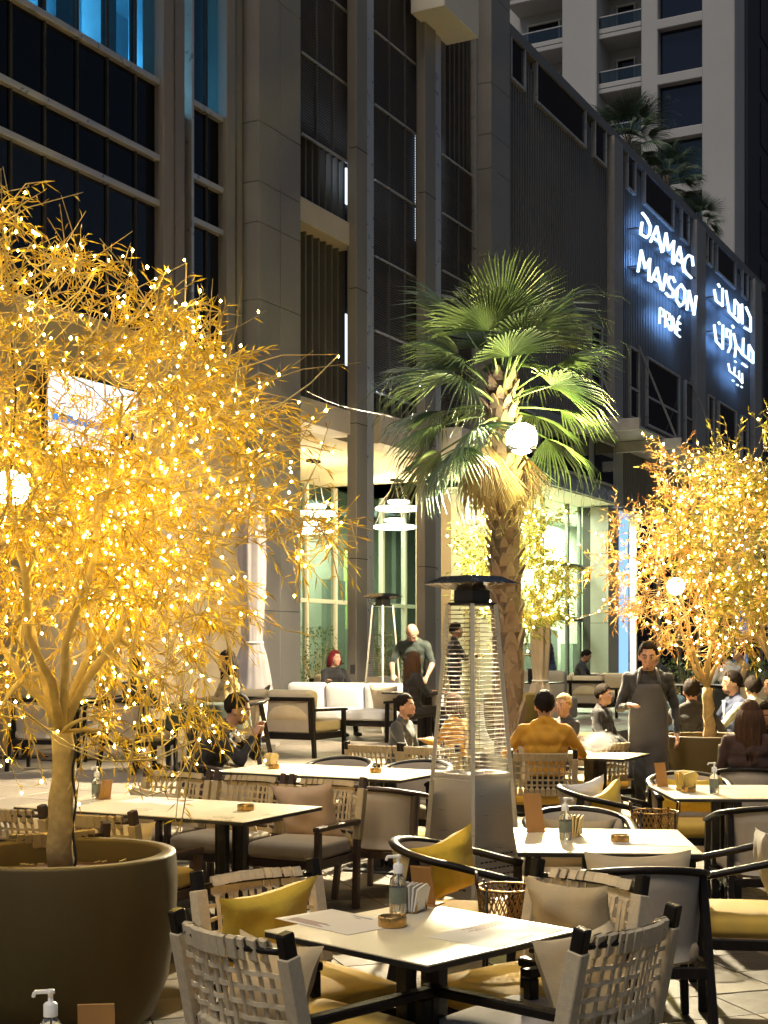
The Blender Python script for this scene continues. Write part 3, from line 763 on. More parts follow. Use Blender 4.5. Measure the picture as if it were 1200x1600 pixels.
# big golden tree at the left
PL = Vector((-1.465, 6.40, 0))
planter('huge olive grey round planter holding the big golden tree at the left edge', PL, .515, .80)
tree('big golden olive tree hung with fairy lights in the nearest planter at left', PL + Vector((0, 0, .72)), .62, PL + Vector((-.02, .05, 2.46)), (1.14, 1.05, 1.30), 5, .057, 540, 6, LEAF_GOLD, .066, .0078, 1500, BULB, .0056,
     'dense warm fairy lights covering the big golden tree at left', droop=.5, limbs=6, wires=100, hang=60, lobes=lambda x: (1.0 - .50 * math.exp(-((x - .22) / .22) ** 2)) if x < .42 else max(.05, .80 - 1.25 * (x - .42)))
# right tree
PR = ground(1110, 1290); PR = Vector(((1110 - 600) / 2200 * 13.9, 13.9, 0))
planter('round grey planter behind the waiter with the rust and gold tree', PR, .49, .88)
tree('rusty gold leaved tree with forked pale trunk behind the waiter', PR + Vector((0, 0, .79)), .55, PR + Vector((-.02, .1, 2.62)), (1.05, .95, 1.1), 11, .055, 220, 6, LEAF_RUST, .075, .013, 460, BULB2, .0085,
     'warm fairy lights in the rusty tree behind the waiter', droop=.35, limbs=5, wires=40, hang=8, lean=(-.03, 0))
PG = Vector((3.42, 12.3, 0))
planter('round grey planter at the right edge under the green lit tree', PG, .49, .88)
tree('yellow green leafy olive tree with fairy lights at the right edge', PG + Vector((0, 0, .79)), .7, PG + Vector((-.05, .1, 2.66)), (.85, .85, 1.10), 21, .05, 165, 5, LEAF_OLIVE, .085, .019, 300, BULB2, .0085,
     'warm fairy lights in the green tree at the right edge', droop=-.2, limbs=5, wires=24)
PM = Vector((1.86, 19.9, TZ))
planter('round planter on the terrace behind the palm trunk', PM, .45, .7)
tree('small green gold tree glowing behind the palm trunk', PM + Vector((0, 0, .62)), .75, PM + Vector((.0, .1, 2.42)), (.82, .78, 1.12), 33, .045, 230, 6, LEAF_GREEN, .09, .026, 330, BULB2, .0125,
     'warm fairy lights in the small tree behind the palm', droop=.2, limbs=4, wires=16)

# ------------------------------------------------------------------ fan palm with floodlight
FROND = mat('palm_leaf', (.075, .118, .060), .42, var=.3, scale=4, spec=.6)
FROND2 = mat('palm_leaf_dry', (.30, .22, .11), .7, var=.3, scale=5)
PTRUNK = mat('palm_trunk', (.12, .085, .065), .85, var=.4, scale=9, bump=.8, bscale=30)
BOOT = mat('palm_boot', (.20, .15, .115), .75, var=.35, scale=8, bump=.4, bscale=40)
def frond_mesh(name, m, L=.95, pet=.55, segs=36, spread=2.5, droop=.25, seed=0, fold=.16, fibre=False):
    """fan leaf: petiole along +x, pleated fan of segments fused near the hub"""
    rg = random.Random(seed); mb = MB()
    mb.tube([(0, 0, 0), (pet * .5, 0, .02), (pet, 0, 0)], [.020, .014, .011], 6)
    hub = Vector((pet, 0, 0))
    for i in range(segs):
        a = -spread / 2 + spread * (i + .5) / segs; a1 = -spread / 2 + spread * i / segs; a2 = -spread / 2 + spread * (i + 1) / segs
        Ls = L * (.70 + .30 * math.cos(a * .75)) * rg.uniform(.92, 1.06); fu = Ls * rg.uniform(.36, .46)
        d = Vector((math.cos(a), math.sin(a), 0)); dz = droop * (abs(a) / spread) ** 1.2
        zig = .012 if i % 2 else -.012
        up = Vector((0, 0, 1))
        def P(rad, ang, z): return hub + Vector((math.cos(ang) * rad, math.sin(ang) * rad, z - droop * (rad / L) ** 2 * .55 - abs(ang) * fold * rad))
        w = (a2 - a1)
        tipdroop = -rg.uniform(.04, .34) * Ls * (1.3 if fibre else 1)
        v = [hub, P(fu * .5, a1, 0), P(fu * .5, a, zig * .5 + .012), P(fu * .5, a2, 0), P(fu, a1 + w * .08, 0), P(fu, a, .016), P(fu, a2 - w * .08, 0),
             P(Ls * .8, a - w * .22, tipdroop * .3), P(Ls * .8, a, tipdroop * .3 + .008), P(Ls * .8, a + w * .22, tipdroop * .3), P(Ls, a + rg.uniform(-.02, .02), tipdroop)]
        f = [(0, 1, 2), (0, 2, 3), (1, 4, 5, 2), (2, 5, 6, 3), (4, 7, 8, 5), (5, 8, 9, 6), (7, 10, 8), (8, 10, 9)]
        mb.add(v, f, 0, False)
        if fibre and rg.random() < .5:
            q = P(Ls, a, tipdroop); mb.tube([q, q + Vector((.03, rg.uniform(-.05, .05), -.10)), q + Vector((rg.uniform(-.05, .05), rg.uniform(-.05, .05), -.24))], .003, 3, False)
    return mb.mesh(name, m)
def palm(label, base, h, trunk_r, scale, n, seed, boots=True, dry=8, clear=False):
    rg = random.Random(seed); T = thing('fan_palm', label, 'palm tree', base)
    tk = MB(); pts = []; rad = []
    for k in range(25):
        f = k / 24; pts.append((-.10 * f * scale, 0, h * f)); rad.append(trunk_r * (1.12 - .12 * f + .05 * math.sin(k * 2.1)))
    tk.tube(pts, rad, 16); tk.build('trunk', PTRUNK, T)
    if boots:
        bt = MB(); bt.prism([(-.06, 0), (.06, 0), (.045, .10), (.012, .17), (-.012, .17), (-.045, .10)], (0, 0, 0), (1, 0, 0), (0, -.30, .954), (0, .95, .30), .022)
        bm_ = bt.mesh('leaf_base', BOOT); nb = 0
        rows = int(h / .115)
        for r_ in range(rows):
            big = r_ < rows * .36
            for j in range(7):
                a = 2 * math.pi * (j + .5 * (r_ % 2)) / 7 + rg.uniform(-.1, .1); z = .04 + r_ * .115; f = z / h; x0 = -.10 * f * scale
                o = link('leaf_base', bm_, T, (x0 + math.cos(a) * trunk_r * 1.02, math.sin(a) * trunk_r * 1.02, z), (rg.uniform(-.25, .35) - (.45 if big else -.05), 0, a + math.pi / 2))
                s_ = (1.6 if big else 1.0) * rg.uniform(.8, 1.2); o.scale = (s_, s_, s_)
    ms = [frond_mesh('frond', FROND, .86, .74, 34, 2.6, .34, 3 + k, .10 + .08 * k, fibre=(k == 2)) for k in range(3)]
    dm = frond_mesh('frond', FROND2, .75, .4, 26, 2.0, .9, 9, .35, fibre=True)
    top = Vector((-.10 * scale, 0, h))
    for k in range(n):
        f = (k + .5) / n; el = R(86 - 118 * f ** .85 + rg.uniform(-8, 8)); az = k * 2.39996 + rg.uniform(-.2, .2)
        if clear and el < R(-2) and math.sin(az) < -.35 and math.cos(az) > -.25: continue
        o = link('frond', ms[k % 3], T, top + Vector((math.cos(az) * .07, math.sin(az) * .07, -.62 * f)), Euler((rg.uniform(-.5, .5), -el, az), 'XYZ')); s_ = scale * rg.uniform(.88, 1.08); o.scale = (s_, s_, s_)
    for k in range(dry):
        az = k * 2.39996 * 1.3 + 1
        if clear and math.sin(az) < -.2 and math.cos(az) > -.3: continue
        o = link('frond', dm, T, top + Vector((math.cos(az) * .1, math.sin(az) * .1, -.62)), Euler((rg.uniform(-.4, .4), R(52 + rg.uniform(-12, 22)), az), 'XYZ')); o.scale = (scale * .9,) * 3
    return T
PB = Vector((1.56, 17.5, TZ))
palm('tall fan palm with shaggy trunk and a floodlight under its crown', PB, 4.72, .165, 1.0, 34, 4, dry=14, clear=True)
for px, py, Y, sc_, sd, lab in ((985, 215, 62, 1.35, 8, 'dark fan palm on the podium roof under the tower balconies'), (1045, 275, 66, 1.1, 9, 'small drooping palm on the podium roof beside the navy windows'), (1095, 345, 70, .9, 10, 'last small palm on the podium roof near the Latin sign')):
    p = at(px, py, Y); palm(lab, (p.x, p.y, zR - .3), max(.8, p.z - zR + .3), .16, sc_, 26, sd, boots=False, dry=5)
palm('dark fan palm behind the tree at the right edge under the Arabic sign', (10.6, 38, TZ), 4.6, .16, 1.5, 26, 14, boots=False, dry=4)
# floodlight clamped to the palm
FL = thing('floodlight', 'blazing floodlight clamped to the palm trunk below its crown', 'floodlight', at(815, 684, 16.85))
hb = MB(); hb.box((0, .06, 0), (.17, .05, .17), .012, Matrix.Rotation(R(-18), 3, 'X')); hb.build('housing', mat('black_metal', (.02, .02, .02), .45, .4), FL)
lb = MB(); lb.ell((0, .0, -.012), (.19, .04, .19), 24, 12); lb.build('lens', emit('flood_lens', (1, .86, .55), 160.0), FL)  # lamp's glare is put into the shape: lens wider than its housing
bk = MB(); bk.bar((0, .08, 0), (-.14, .56, -.02), .03, .03, .004); bk.build('bracket', MATS['black_metal'], FL)
lamp('flood_beam', 'SPOT', FL, (0, -.03, -.02), 9500, (1, .84, .56), .10, (R(-64), 0, 0), R(150), .5)
hb = MB(); hb.box((-.14, .98, -.55), (.16, .05, .13), .012); hb.build('added_rear_housing', MATS['black_metal'], FL)  # rear head added out of view behind the trunk to light the lobby columns
lb = MB(); lb.box((-.14, 1.034, -.55), (.14, .004, .11)); lb.build('added_rear_lens', MATS['flood_lens'], FL)
bk = MB(); bk.bar((-.14, .78, -.55), (-.14, .96, -.55), .03, .03, .004); bk.build('bracket', MATS['black_metal'], FL)
lamp('flood_beam', 'SPOT', FL, (-.14, 1.06, -.57), 2600, (1, .86, .62), .10, (R(74), 0, R(30)), R(120), .7)
lamp('added_frond_fill', 'POINT', FL, (.52, .22, .16), 170, (1, .90, .22), .08)  # added point light without a fixture, yellows the fronds right of the floodlight
# globe lamps hanging in the trees
def globe(label, p, r, e, m=None):
    G_ = thing('globe_lamp', label, 'lamp', p)
    s = MB(); s.ell((0, 0, 0), (r, r, r), 20, 12); s.build('globe', m or emit('globe_glow', (1, .86, .5), 9.0), G_)
    c = MB(); c.lathe([(r * .35, r * .9), (r * .35, r * 1.25), (r * .1, r * 1.3), (r * .1, r * 1.9), (.001, r * 1.9)], 14); c.build('cap', MATS['black_metal'], G_)
    w = MB(); w.tube([(0, 0, r * 1.8), (.02, 0, r * 1.8 + .25), (0, .0, r * 1.8 + .5)], .004, 5); w.build('cord', MATS['black_metal'], G_)
globe('large glowing globe lamp hanging in the big golden tree at the left edge', at(18, 762, 6.2), .080, 20)
globe('glowing globe lamp hanging in the rusty tree above the waiter', at(1056, 916, 13.6), .085, 20)
globe('small bright globe lamp hanging in the small tree behind the palm', at(826, 898, 19.2), .07, 20)
# wall screen seen through the golden tree
SN = thing('video_screen', 'bright white and blue video screen on the wall behind the golden tree', 'screen', uv(U(146, VC - .35), VC - .35, Z(146, 650, VC - .35)), FROT)
w_ = (U(214, VC - .35) - U(76, VC - .35)) / 2; hh = .46
MB().box((0, .04, 0), (w_ + .05, .05, hh + .05), .01).build('casing', MATS['black_metal'], SN)
MB().box((0, -.022, 0), (w_, .008, hh)).build('display', emit('screen_light', (.72, .86, 1.0), .75), SN)
MB().box((-.25 * w_, -.034, -.28 * hh), (w_ * .7, .002, hh * .12)).build('blue_band', emit('screen_blue', (.12, .32, .75), .45), SN)
MB().box((.65 * w_, -.034, -.55 * hh), (w_ * .32, .002, hh * .4)).build('dark_panel', emit('screen_dark', (.03, .05, .10), .35), SN)
MB().bx(-.1, .1, .08, .5, -.12, .12).build('wall_bracket', MATS['black_metal'], SN)
# ring chandeliers in the lobby
RING = emit('ring_light', (1, .90, .66), 4.0)
def rings(label, px, py1, py2, v, r1):
    p = uv(U(px, v), v, SOF); t = tv(px, v); C_ = thing('ring_chandelier', label, 'chandelier', p, FROT, 'ring chandeliers in the lobby')
    for py, r, dx in ((py1, r1, .12), (py2, r1 * .92, -.08)):
        z = CAMZ + (HOR - py) / FPX * t - SOF
        m = MB(); m.tube([(dx + r * math.cos(a), r * math.sin(a), z) for a in [2 * math.pi * i / 40 for i in range(40)]], .05, 8, closed=True, sy=.7); m.build('ring', RING, C_)
        m = MB(); m.tube([(dx + r * .45 * math.cos(a), r * .45 * math.sin(a), z + .16) for a in [2 * math.pi * i / 30 for i in range(30)]], .035, 8, closed=True); m.build('ring', RING, C_)
        for a in (0, 2.1, 4.2):
            m = MB(); m.tube([(dx + r * math.cos(a), r * math.sin(a), z + .04), (dx, 0, -.02)], .004, 4); m.build('wire', ALU, C_)
        m = MB(); m.lathe([(.11, -.05), (.11, 0), (.001, 0)], 16, (dx, 0, 0)); m.build('ceiling_rose', MATS['black_metal'], C_)
        lamp('ring_glow', 'POINT', C_, (dx, 0, z), 80, (1, .76, .40), .35)
rings('double ring chandelier between the second and third lobby columns', 619, 794, 824, 15.0, .50)
rings('double ring chandelier beside the stone pier, half hidden by golden leaves', 489, 802, 830, 15.0, .42)

# small cold spotlight on the column
SPL = thing('wall_spotlight', 'small cold white spotlight on the second lobby column beside the mesh screen', 'spotlight', uv(U(652, 12.35), 12.35, Z(652, 608, 12.35)), FROT)
b = MB(); b.lathe([(.05, -.10), (.055, .06), (.05, .07)], 16); b.build('housing', MATS['black_metal'], SPL)
b = MB(); b.ell((0, -.02, .08), (.06, .06, .03), 14, 8); b.build('lens', emit('cold_lens', (.75, .88, 1), 25.0), SPL)
b = MB(); b.bar((0, 0, 0), (.10, .16, 0), .03, .03); b.build('bracket', MATS['black_metal'], SPL)
# ------------------------------------------------------------------ furniture materials
WOOD = mat('black_stained_oak', (.013, .010, .008), .40, var=.35, scale=8, bump=.15, bscale=50, stretch=(6, 6, 1), spec=.2)
WOODB = mat('brown_stained_oak', (.050, .028, .018), .42, var=.35, scale=8, bump=.15, bscale=50, stretch=(6, 6, 1))
STRAP = mat('woven_rope', (.62, .52, .345), .75, var=.16, scale=40, bump=.4, bscale=300, rand=.08)
STRAPT = mat('woven_rope_tan', (.42, .33, .19), .75, var=.16, scale=40, bump=.4, bscale=300, rand=.08)
SEATF = mat('beige_seat_fabric', (.50, .40, .25), .85, var=.10, scale=12, bump=.3, bscale=400, sheen=.2)
SEATG = mat('ochre_goldlit_seat', (.72, .47, .08), .8, var=.10, scale=12, bump=.3, bscale=400, sheen=.2)  # ochre pushed yellower: the tree's golden light is put into the colour
SEATW = mat('grey_seat_fabric', (.48, .44, .40), .85, var=.10, scale=12, bump=.3, bscale=400, sheen=.2)
PANELF = mat('taupe_panel_fabric', (.40, .345, .27), .85, var=.08, scale=10, bump=.3, bscale=350)
WHITEF = mat('white_outdoor_fabric', (.78, .76, .73), .85, var=.06, scale=8, bump=.25, bscale=300)
CREAMF = mat('cream_outdoor_fabric', (.62, .52, .34), .85, var=.08, scale=8, bump=.25, bscale=300)
PYEL = mat('mustard_velvet', (.86, .56, .03), .7, var=.18, scale=7, bump=.3, bscale=200, sheen=.5)  # mustard brightened, golden light from the tree worked into the colour
PBEI = mat('beige_linen', (.50, .40, .24), .85, var=.12, scale=7, bump=.3, bscale=260)
PPINK = mat('rose_beige_linen', (.50, .37, .27), .85, var=.12, scale=7, bump=.3, bscale=260)
PGREY = mat('grey_linen', (.40, .36, .30), .85, var=.12, scale=7, bump=.3, bscale=260)
TOPW = mat('cream_laminate', (.76, .67, .47), .33, var=.07, scale=2.5, spec=1.0, rvar=.11)
EDGE = mat('table_edge_black', (.015, .013, .012), .4)
BRASS = mat('brass', (.50, .30, .10), .3, 1.0, var=.15, scale=20)
STEEL = mat('brushed_steel', (.70, .66, .58), .38, 1.0, var=.10, scale=6, stretch=(1, 1, 30))
PAPER = mat('menu_paper', (.74, .70, .62), .7, var=.03)
INK = mat('menu_print', (.28, .12, .10), .7); INKG = mat('menu_print_grey', (.32, .30, .28), .7)
KRAFT = mat('tan_board', (.36, .18, .05), .6, var=.12, scale=6)
PLASTIC = mat('clear_bottle', (.92, .93, .88), .08, trans=.9, var=.02, rvar=.02); PUMPW = mat('white_pump', (.80, .79, .75), .35)
LABELM = mat('bottle_label', (.16, .18, .14), .6, var=.3, scale=30)

# ------------------------------------------------------------------ woven dining armchair (front is +y)
HB = .86
def back_pt(x, z):      # curved back, leaning
    return Vector((x, -.262 - .17 * (z - .42) / .44 * .55 - .055 * (1 - (x / .26) ** 2), z))
def v_strap(m):
    """one rope strap: folded over the top rail, narrow in the open lattice, flat round the lower rail"""
    mb = MB(); zs_ = [.800, .835, .828, .765, .755, .70, .64, .585, .535, .52, .46]; ws_ = [.043, .043, .043, .042, .019, .015, .015, .016, .020, .042, .043]
    off = [.012, 0, -.012, -.013, -.004, 0, 0, 0, -.004, -.013, -.013]
    for i in range(len(zs_) - 1):
        q = []
        for k in (i, i + 1):
            b = back_pt(0, zs_[k]); y = b.y + off[k]; q.append((ws_[k] / 2, y, zs_[k]))
        (w0, y0, z0), (w1, y1, z1) = q; t = .004
        mb.add([(-w0, y0 - t, z0), (w0, y0 - t, z0), (w1, y1 - t, z1), (-w1, y1 - t, z1), (-w0, y0 + t, z0), (w0, y0 + t, z0), (w1, y1 + t, z1), (-w1, y1 + t, z1)],
               [(0, 1, 2, 3), (7, 6, 5, 4), (0, 4, 5, 1), (3, 2, 6, 7), (0, 3, 7, 4), (1, 5, 6, 2)])
    return mb
def h_strap(m, z, ph):
    mb = MB(); n = 26; vs = []; fs = []
    for i in range(n + 1):
        x = -.252 + .504 * i / n; b = back_pt(x, z); y = b.y +   .0065 * math.cos(math.pi * (x / .046) + ph)
        for dy, dz in ((-.0025, -.0075), (-.0025, .0075), (.0025, .0075), (.0025, -.0075)): vs.append((x, y + dy, z + dz))
        if i:
            o = (i - 1) * 4
            for j in range(4): fs.append((o + j, o + (j + 1) % 4, o + 4 + (j + 1) % 4, o + 4 + j))
    return mb.add(vs, fs)
def make_woven(wood, strap, seat, detail=True):
    T = thing('woven_armchair', 'x', 'chair')
    for s in (-1, 1):
        l = MB(); l.bar((s * .275, -.245, 0), (s * .275, -.262, .42), .042, .048, .005, up=(0, 1, 0)); l.bar((s * .275, -.262, .42), (s * .275, -.262 - .0935, HB + .0), .042, .048, .005, up=(0, 1, 0), ext=.004); l.build('leg', wood, T)
        l = MB(); l.bar((s * .275, .255, 0), (s * .275, .248, .562), .040, .045, .005, up=(0, 1, 0)); l.build('leg', wood, T)
        l = MB(); l.bar((s * .275, -.285, .578), (s * .275, .278, .580), .050, .032, .006); l.build('armrest', wood, T)
    f = MB()
    for y in (-.235, .235): f.bx(-.253, .253, y - .014, y + .014, .315, .375, .004)
    for x in (-.262, .262): f.bx(x - .014, x + .014, -.22, .22, .318, .372, .004)
    f.build('seat_frame', wood, T)
    c = MB(); rbox(c, (0, .015, .425), (.25, .262, .052), .035, 10, .016); c.build('seat_cushion', seat, T)
    if detail:
        b = MB()
        b.tube([back_pt(-.255 + .51 * i / 8, .80) for i in range(9)], .011, 6); B = b.build('woven_back', wood, T)
        b = MB(); b.tube([back_pt(-.255 + .51 * i / 8, .50) for i in range(9)], .011, 6); b.build('lower_rail', wood, B)
        for s in (-1, 1):
            w = MB(); p0 = Vector((s * .275, -.262 - .0935 * .08, .455)); p1 = Vector((s * .275, -.262 - .0935 * .84, .79)); n = 13
            w.bar(p0, p1, .051, .057, .004, up=(0, 1, 0))
            w.build('post_wrap', strap, B)
        vm = v_strap(strap).mesh('strap', strap)
        for i in range(11):
            x = -.23 + .046 * i; y = -.055 * ((0 - (x / .26) ** 2)); link('strap', vm, B, (x, y, 0), (0, random.uniform(-.012, .012), -.42 * x))
        for k, z in enumerate((.722, .672, .622, .572)): h_strap(strap, z, (k % 2) * math.pi).build('strap', strap, B)
    else:
        b = MB()
        for i in range(11):
            x = -.235 + .047 * i; q = v_strap(strap); y = .055 * (x / .26) ** 2
            b.add([(vx + x, vy + y, vz) for vx, vy, vz in q.v], q.f)
        for k, z in enumerate((.72, .66, .60, .555)):
            q = h_strap(strap, z, (k % 2) * math.pi); b.add(q.v, q.f)
        for s in (-1, 1): b.bar((s * .275, -.262 - .0935 * .08, .455), (s * .275, -.262 - .0935 * .84, .79), .052, .058, .006, up=(0, 1, 0))
        tag(b.build('woven_back', strap, T), kind='stuff')
    return T
# ------------------------------------------------------------------ barrel armchair
def make_barrel(wood, panel, seat):
    T = thing('barrel_armchair', 'x', 'chair')
    path = []
    for i in range(25):
        t = -1 + 2 * i / 24; a = t * R(118)
        if abs(t) > .62:
            f = (abs(t) - .62) / .38; x = .30 - .012 * f; y = -.06 + .37 * f; z = .715 - .085 * f
            path.append((math.copysign(x, t), y, z))
        else:
            a = t / .62 * R(90); path.append((.30 * math.sin(a), -.06 - .25 * math.cos(a), .715 + .055 * math.cos(a) ** 1.2))
    rl = MB(); rl.tube(path, .030, 8, sx=.62, sy=1.0, up=(0, 0, 1)); rl.build('top_rail', wood, T)
    sh = MB(); vs = []; fs = []; n = 18; rows = 5
    for side in (0, 1):
        for i in range(n + 1):
            a = -R(76) + R(152) * i / n
            for j in range(rows + 1):
                f = j / rows; r_ = (.275 if side else .245) - .03 * (1 - f); z = .36 + (.355 + .045 * math.cos(a)) * f
                vs.append((r_ * 1.06 * math.sin(a), -.05 - r_ * math.cos(a) * .93 - (.015 if side else 0), z))
    o = (n + 1) * (rows + 1)
    for i in range(n):
        for j in range(rows):
            a = i * (rows + 1) + j; q = (a, a + rows + 1, a + rows + 2, a + 1); fs.append(q); fs.append(tuple(k + o for k in q[::-1]))
    for i in range(n):
        for j in (0, rows):
            a = i * (rows + 1) + j; fs.append((a, a + rows + 1, a + rows + 1 + o, a + o))
    for i in (0, n):
        for j in range(rows):
            a = i * (rows + 1) + j; fs.append((a, a + 1, a + 1 + o, a + o))
    sh.add(vs, fs, 0, True); sh.build('upholstered_back', panel, T)
    for s in (-1, 1):
        l = MB(); l.bar((s * .30, .275, 0), (s * .288, .285, .632), .034, .044, .005, up=(0, 1, 0)); l.build('leg', wood, T)
        l = MB(); l.bar((s * .285, -.315, 0), (s * .262, -.175, .735), .036, .050, .005, up=(0, 1, 0)); l.build('leg', wood, T)
    f = MB()
    f.bx(-.285, .285, .255, .285, .29, .345, .004)
    for x in (-.282, .282): f.bx(x - .013, x + .013, -.25, .254, .292, .343, .004)
    f.bx(-.27, .27, -.275, -.25, .292, .343, .004); f.build('seat_frame', wood, T)
    c = MB(); rbox(c, (0, .03, .392), (.248, .245, .052), .04, 10, .016); c.build('seat_cushion', seat, T)
    return T
PW = {}
def woven(label, x, y, face, z=0.0, wood=None, strap=None, seat=None, detail=True, group='woven rope dining chairs'):
    k = ('w', (wood or WOOD).name, (strap or STRAP).name, (seat or SEATF).name, detail)
    if k not in PW: PW[k] = T = make_woven(wood or WOOD, strap or STRAP, seat or SEATF, detail)
    else: T = copy_tree(PW[k])
    T.location = (x, y, z); T.rotation_euler = (0, 0, face - math.pi / 2); return tag(T, label, 'chair', group)
def barrel(label, x, y, face, z=0.0, wood=None, panel=None, seat=None, group='barrel back chairs'):
    k = ('b', (wood or WOOD).name, (panel or PANELF).name, (seat or SEATF).name)
    if k not in PW: PW[k] = T = make_barrel(wood or WOOD, panel or PANELF, seat or SEATF)
    else: T = copy_tree(PW[k])
    T.location = (x, y, z); T.rotation_euler = (0, 0, face - math.pi / 2); return tag(T, label, 'chair', group)
def pillow(label, x, y, z, face, m, w=.42, h=.40, t=.14, tilt=-18, roll=0, seed=0):
    """throw pillow leaning against a back; face = direction its front looks"""
    o = link('throw_pillow', pillow_mesh('throw_pillow', m, w, h, t, seed), None, (x, y, z))
    o.rotation_euler = (Matrix.Rotation(face - math.pi / 2, 3, 'Z') @ Matrix.Rotation(R(-tilt), 3, 'X') @ Matrix.Rotation(R(roll), 3, 'Y')).to_euler()
    return tag(o, label, 'pillow', 'loose throw pillows')
def on_chair(label, c, m, w=.44, h=.34, back=.14, z=.60, side=0.0, tilt=20, roll=0, seed=0, t=.14):
    """pillow leaning on chair c"""
    a = c.rotation_euler.z; f = Vector((-math.sin(a), math.cos(a), 0)); s = Vector((math.cos(a), math.sin(a), 0))
    p = Vector(c.location) - f * back + s * side
    return pillow(label, p.x, p.y, p.z + z, a + math.pi / 2, m, w, h, t, tilt, roll, seed)
# ------------------------------------------------------------------ tables
def table(label, x, y, rz, lx, ly, z=0.0, h=.75, top=None, group='square dining tables'):
    T = thing('dining_table', label, 'table', (x, y, z), rz, group)
    t = MB(); t.bx(-lx / 2, lx / 2, -ly / 2, ly / 2, h - .006, h, .002); t.build('table_top', top or TOPW, T)
    t = MB(); t.bx(-lx / 2 + .001, lx / 2 - .001, -ly / 2 + .001, ly / 2 - .001, h - .024, h - .0065, .002); t.build('top_edge', EDGE, T)
    n = 2 if lx > 1.2 else 1
    for k in range(n):
        cx = 0 if n == 1 else (k - .5) * lx * .55
        for dx, dy in ((-.075, 0), (.075, 0), (0, -.075), (0, .075)):
            l = MB(); l.bx(cx + dx - .026, cx + dx + .026, dy - .026, dy + .026, .02, h - .024, .004); l.build('pedestal_post', EDGE, T)
        b = MB(); b.bx(cx - .24, cx + .24, -.24, .24, 0, .016, .005); b.build('base_plate', EDGE, T)
    return T
def bottle(label, p, s=1.0, rz=0.0):
    T = thing('pump_bottle', label, 'bottle', p, rz, 'hand gel pump bottles')
    b = MB(); b.lathe([(.001, .0), (.026, .001), (.029, .006), (.029, .095), (.026, .11), (.014, .128), (.012, .135), (.012, .14)], 18); b.build('bottle', PLASTIC, T)
    b = MB(); b.lathe([(.0293, .035), (.0295, .036), (.0295, .085), (.0293, .086)], 18); b.build('label', LABELM, T)
    b = MB(); b.lathe([(.0165, .132), (.0165, .158), (.012, .163), (.006, .164), (.006, .182), (.010, .183), (.010, .192), (.001, .193)], 14); b.bar((0, 0, .188), (-.038, 0, .186), .011, .009, .002); b.bar((-.036, 0, .187), (-.040, 0, .174), .009, .008, .002, up=(1, 0, 0)); b.build('pump', PUMPW, T)
    b = MB(); b.tube([(0, 0, .135), (.004, 0, .012)], .002, 5); b.build('dip_tube', PUMPW, T)
    T.scale = (s,) * 3; return T
def ashtray(label, p, r=.05):
    o = MB(); o.lathe([(.001, .0), (r * .97, .001), (r, .004), (r, .034), (r * .98, .036), (r * .86, .036), (r * .85, .034), (r * .85, .008), (.001, .007)], 28)
    return tag(o.build('ashtray', BRASS, None, p), label, 'ashtray', 'round brass ashtrays')
def napkins(label, p, rz=0.0, m=None, s=1.0):
    T = thing('napkin_holder', label, 'napkin holder', p, rz, 'napkin holders on the tables')
    b = MB(); b.bx(-.05, .05, -.02, .02, 0, .006, .002)
    for y in (-.028, .028): b.tube([(-.042, y, .004), (-.03, y, .05), (0, y, .085), (.03, y, .05), (.042, y, .004)], .003, 5)
    b.build('wire_stand', BRASS, T)
    for k in range(5):
        n = MB(); a = -.018 + .009 * k; n.prism([(-.045, .006), (.045, .006), (.052, .085 + .008 * (k % 2)), (.02, .105), (-.048, .09 + .006 * (k % 3))], (0, a - .0035, 0), (1, 0, 0), (0, .10 * (k - 2), 1), (0, 1, 0), .0065); n.build('napkin', m or PAPER, T)
    T.scale = (s,) * 3; return T
def menu_board(label, p, rz, w=.10, h=.20, lean=14):
    o = MB(); Mx = Matrix.Rotation(R(lean), 3, 'X'); o.prism([(-w / 2, 0), (w / 2, 0), (w / 2 * .98, h), (-w / 2 * .98, h)], (0, 0, .001), (1, 0, 0), Mx @ Vector((0, 0, 1)), Mx @ Vector((0, 1, 0)), .006)
    o.bx(-w / 2, w / 2, -.012, .075, .0, .006, .001)
    return tag(o.build('menu_stand', KRAFT, None, p, rz), label, 'menu stand', 'tan menu stands')
def placemat(label, p, rz, w=.42, h=.30):
    T = thing('paper_placemat', label, 'placemat', p, rz, 'printed paper placemats')
    b = MB(); b.bx(-w / 2, w / 2, -h / 2, h / 2, 0, .0012); b.build('sheet', PAPER, T)
    b = MB()
    for k in range(5): b.bx(-w * .40, -w * .40 + w * (.5 - .06 * (k % 3)), -h * .42 + k * .011, -h * .42 + k * .011 + .005, .0013, .0016)
    b.build('print', INK, T)
    b = MB(); b.bx(-w * .12, w * .14, h * .38, h * .42, .0013, .0016); b.bx(-w * .03, w * .05, h * .30, h * .33, .0013, .0016); b.build('heading', INKG, T)
    return T
TH = .7505
D_ = FA  # the furniture rows follow the facade
ANG_D = math.atan2(DY, DX); ANG_N = math.atan2(NY, NX)
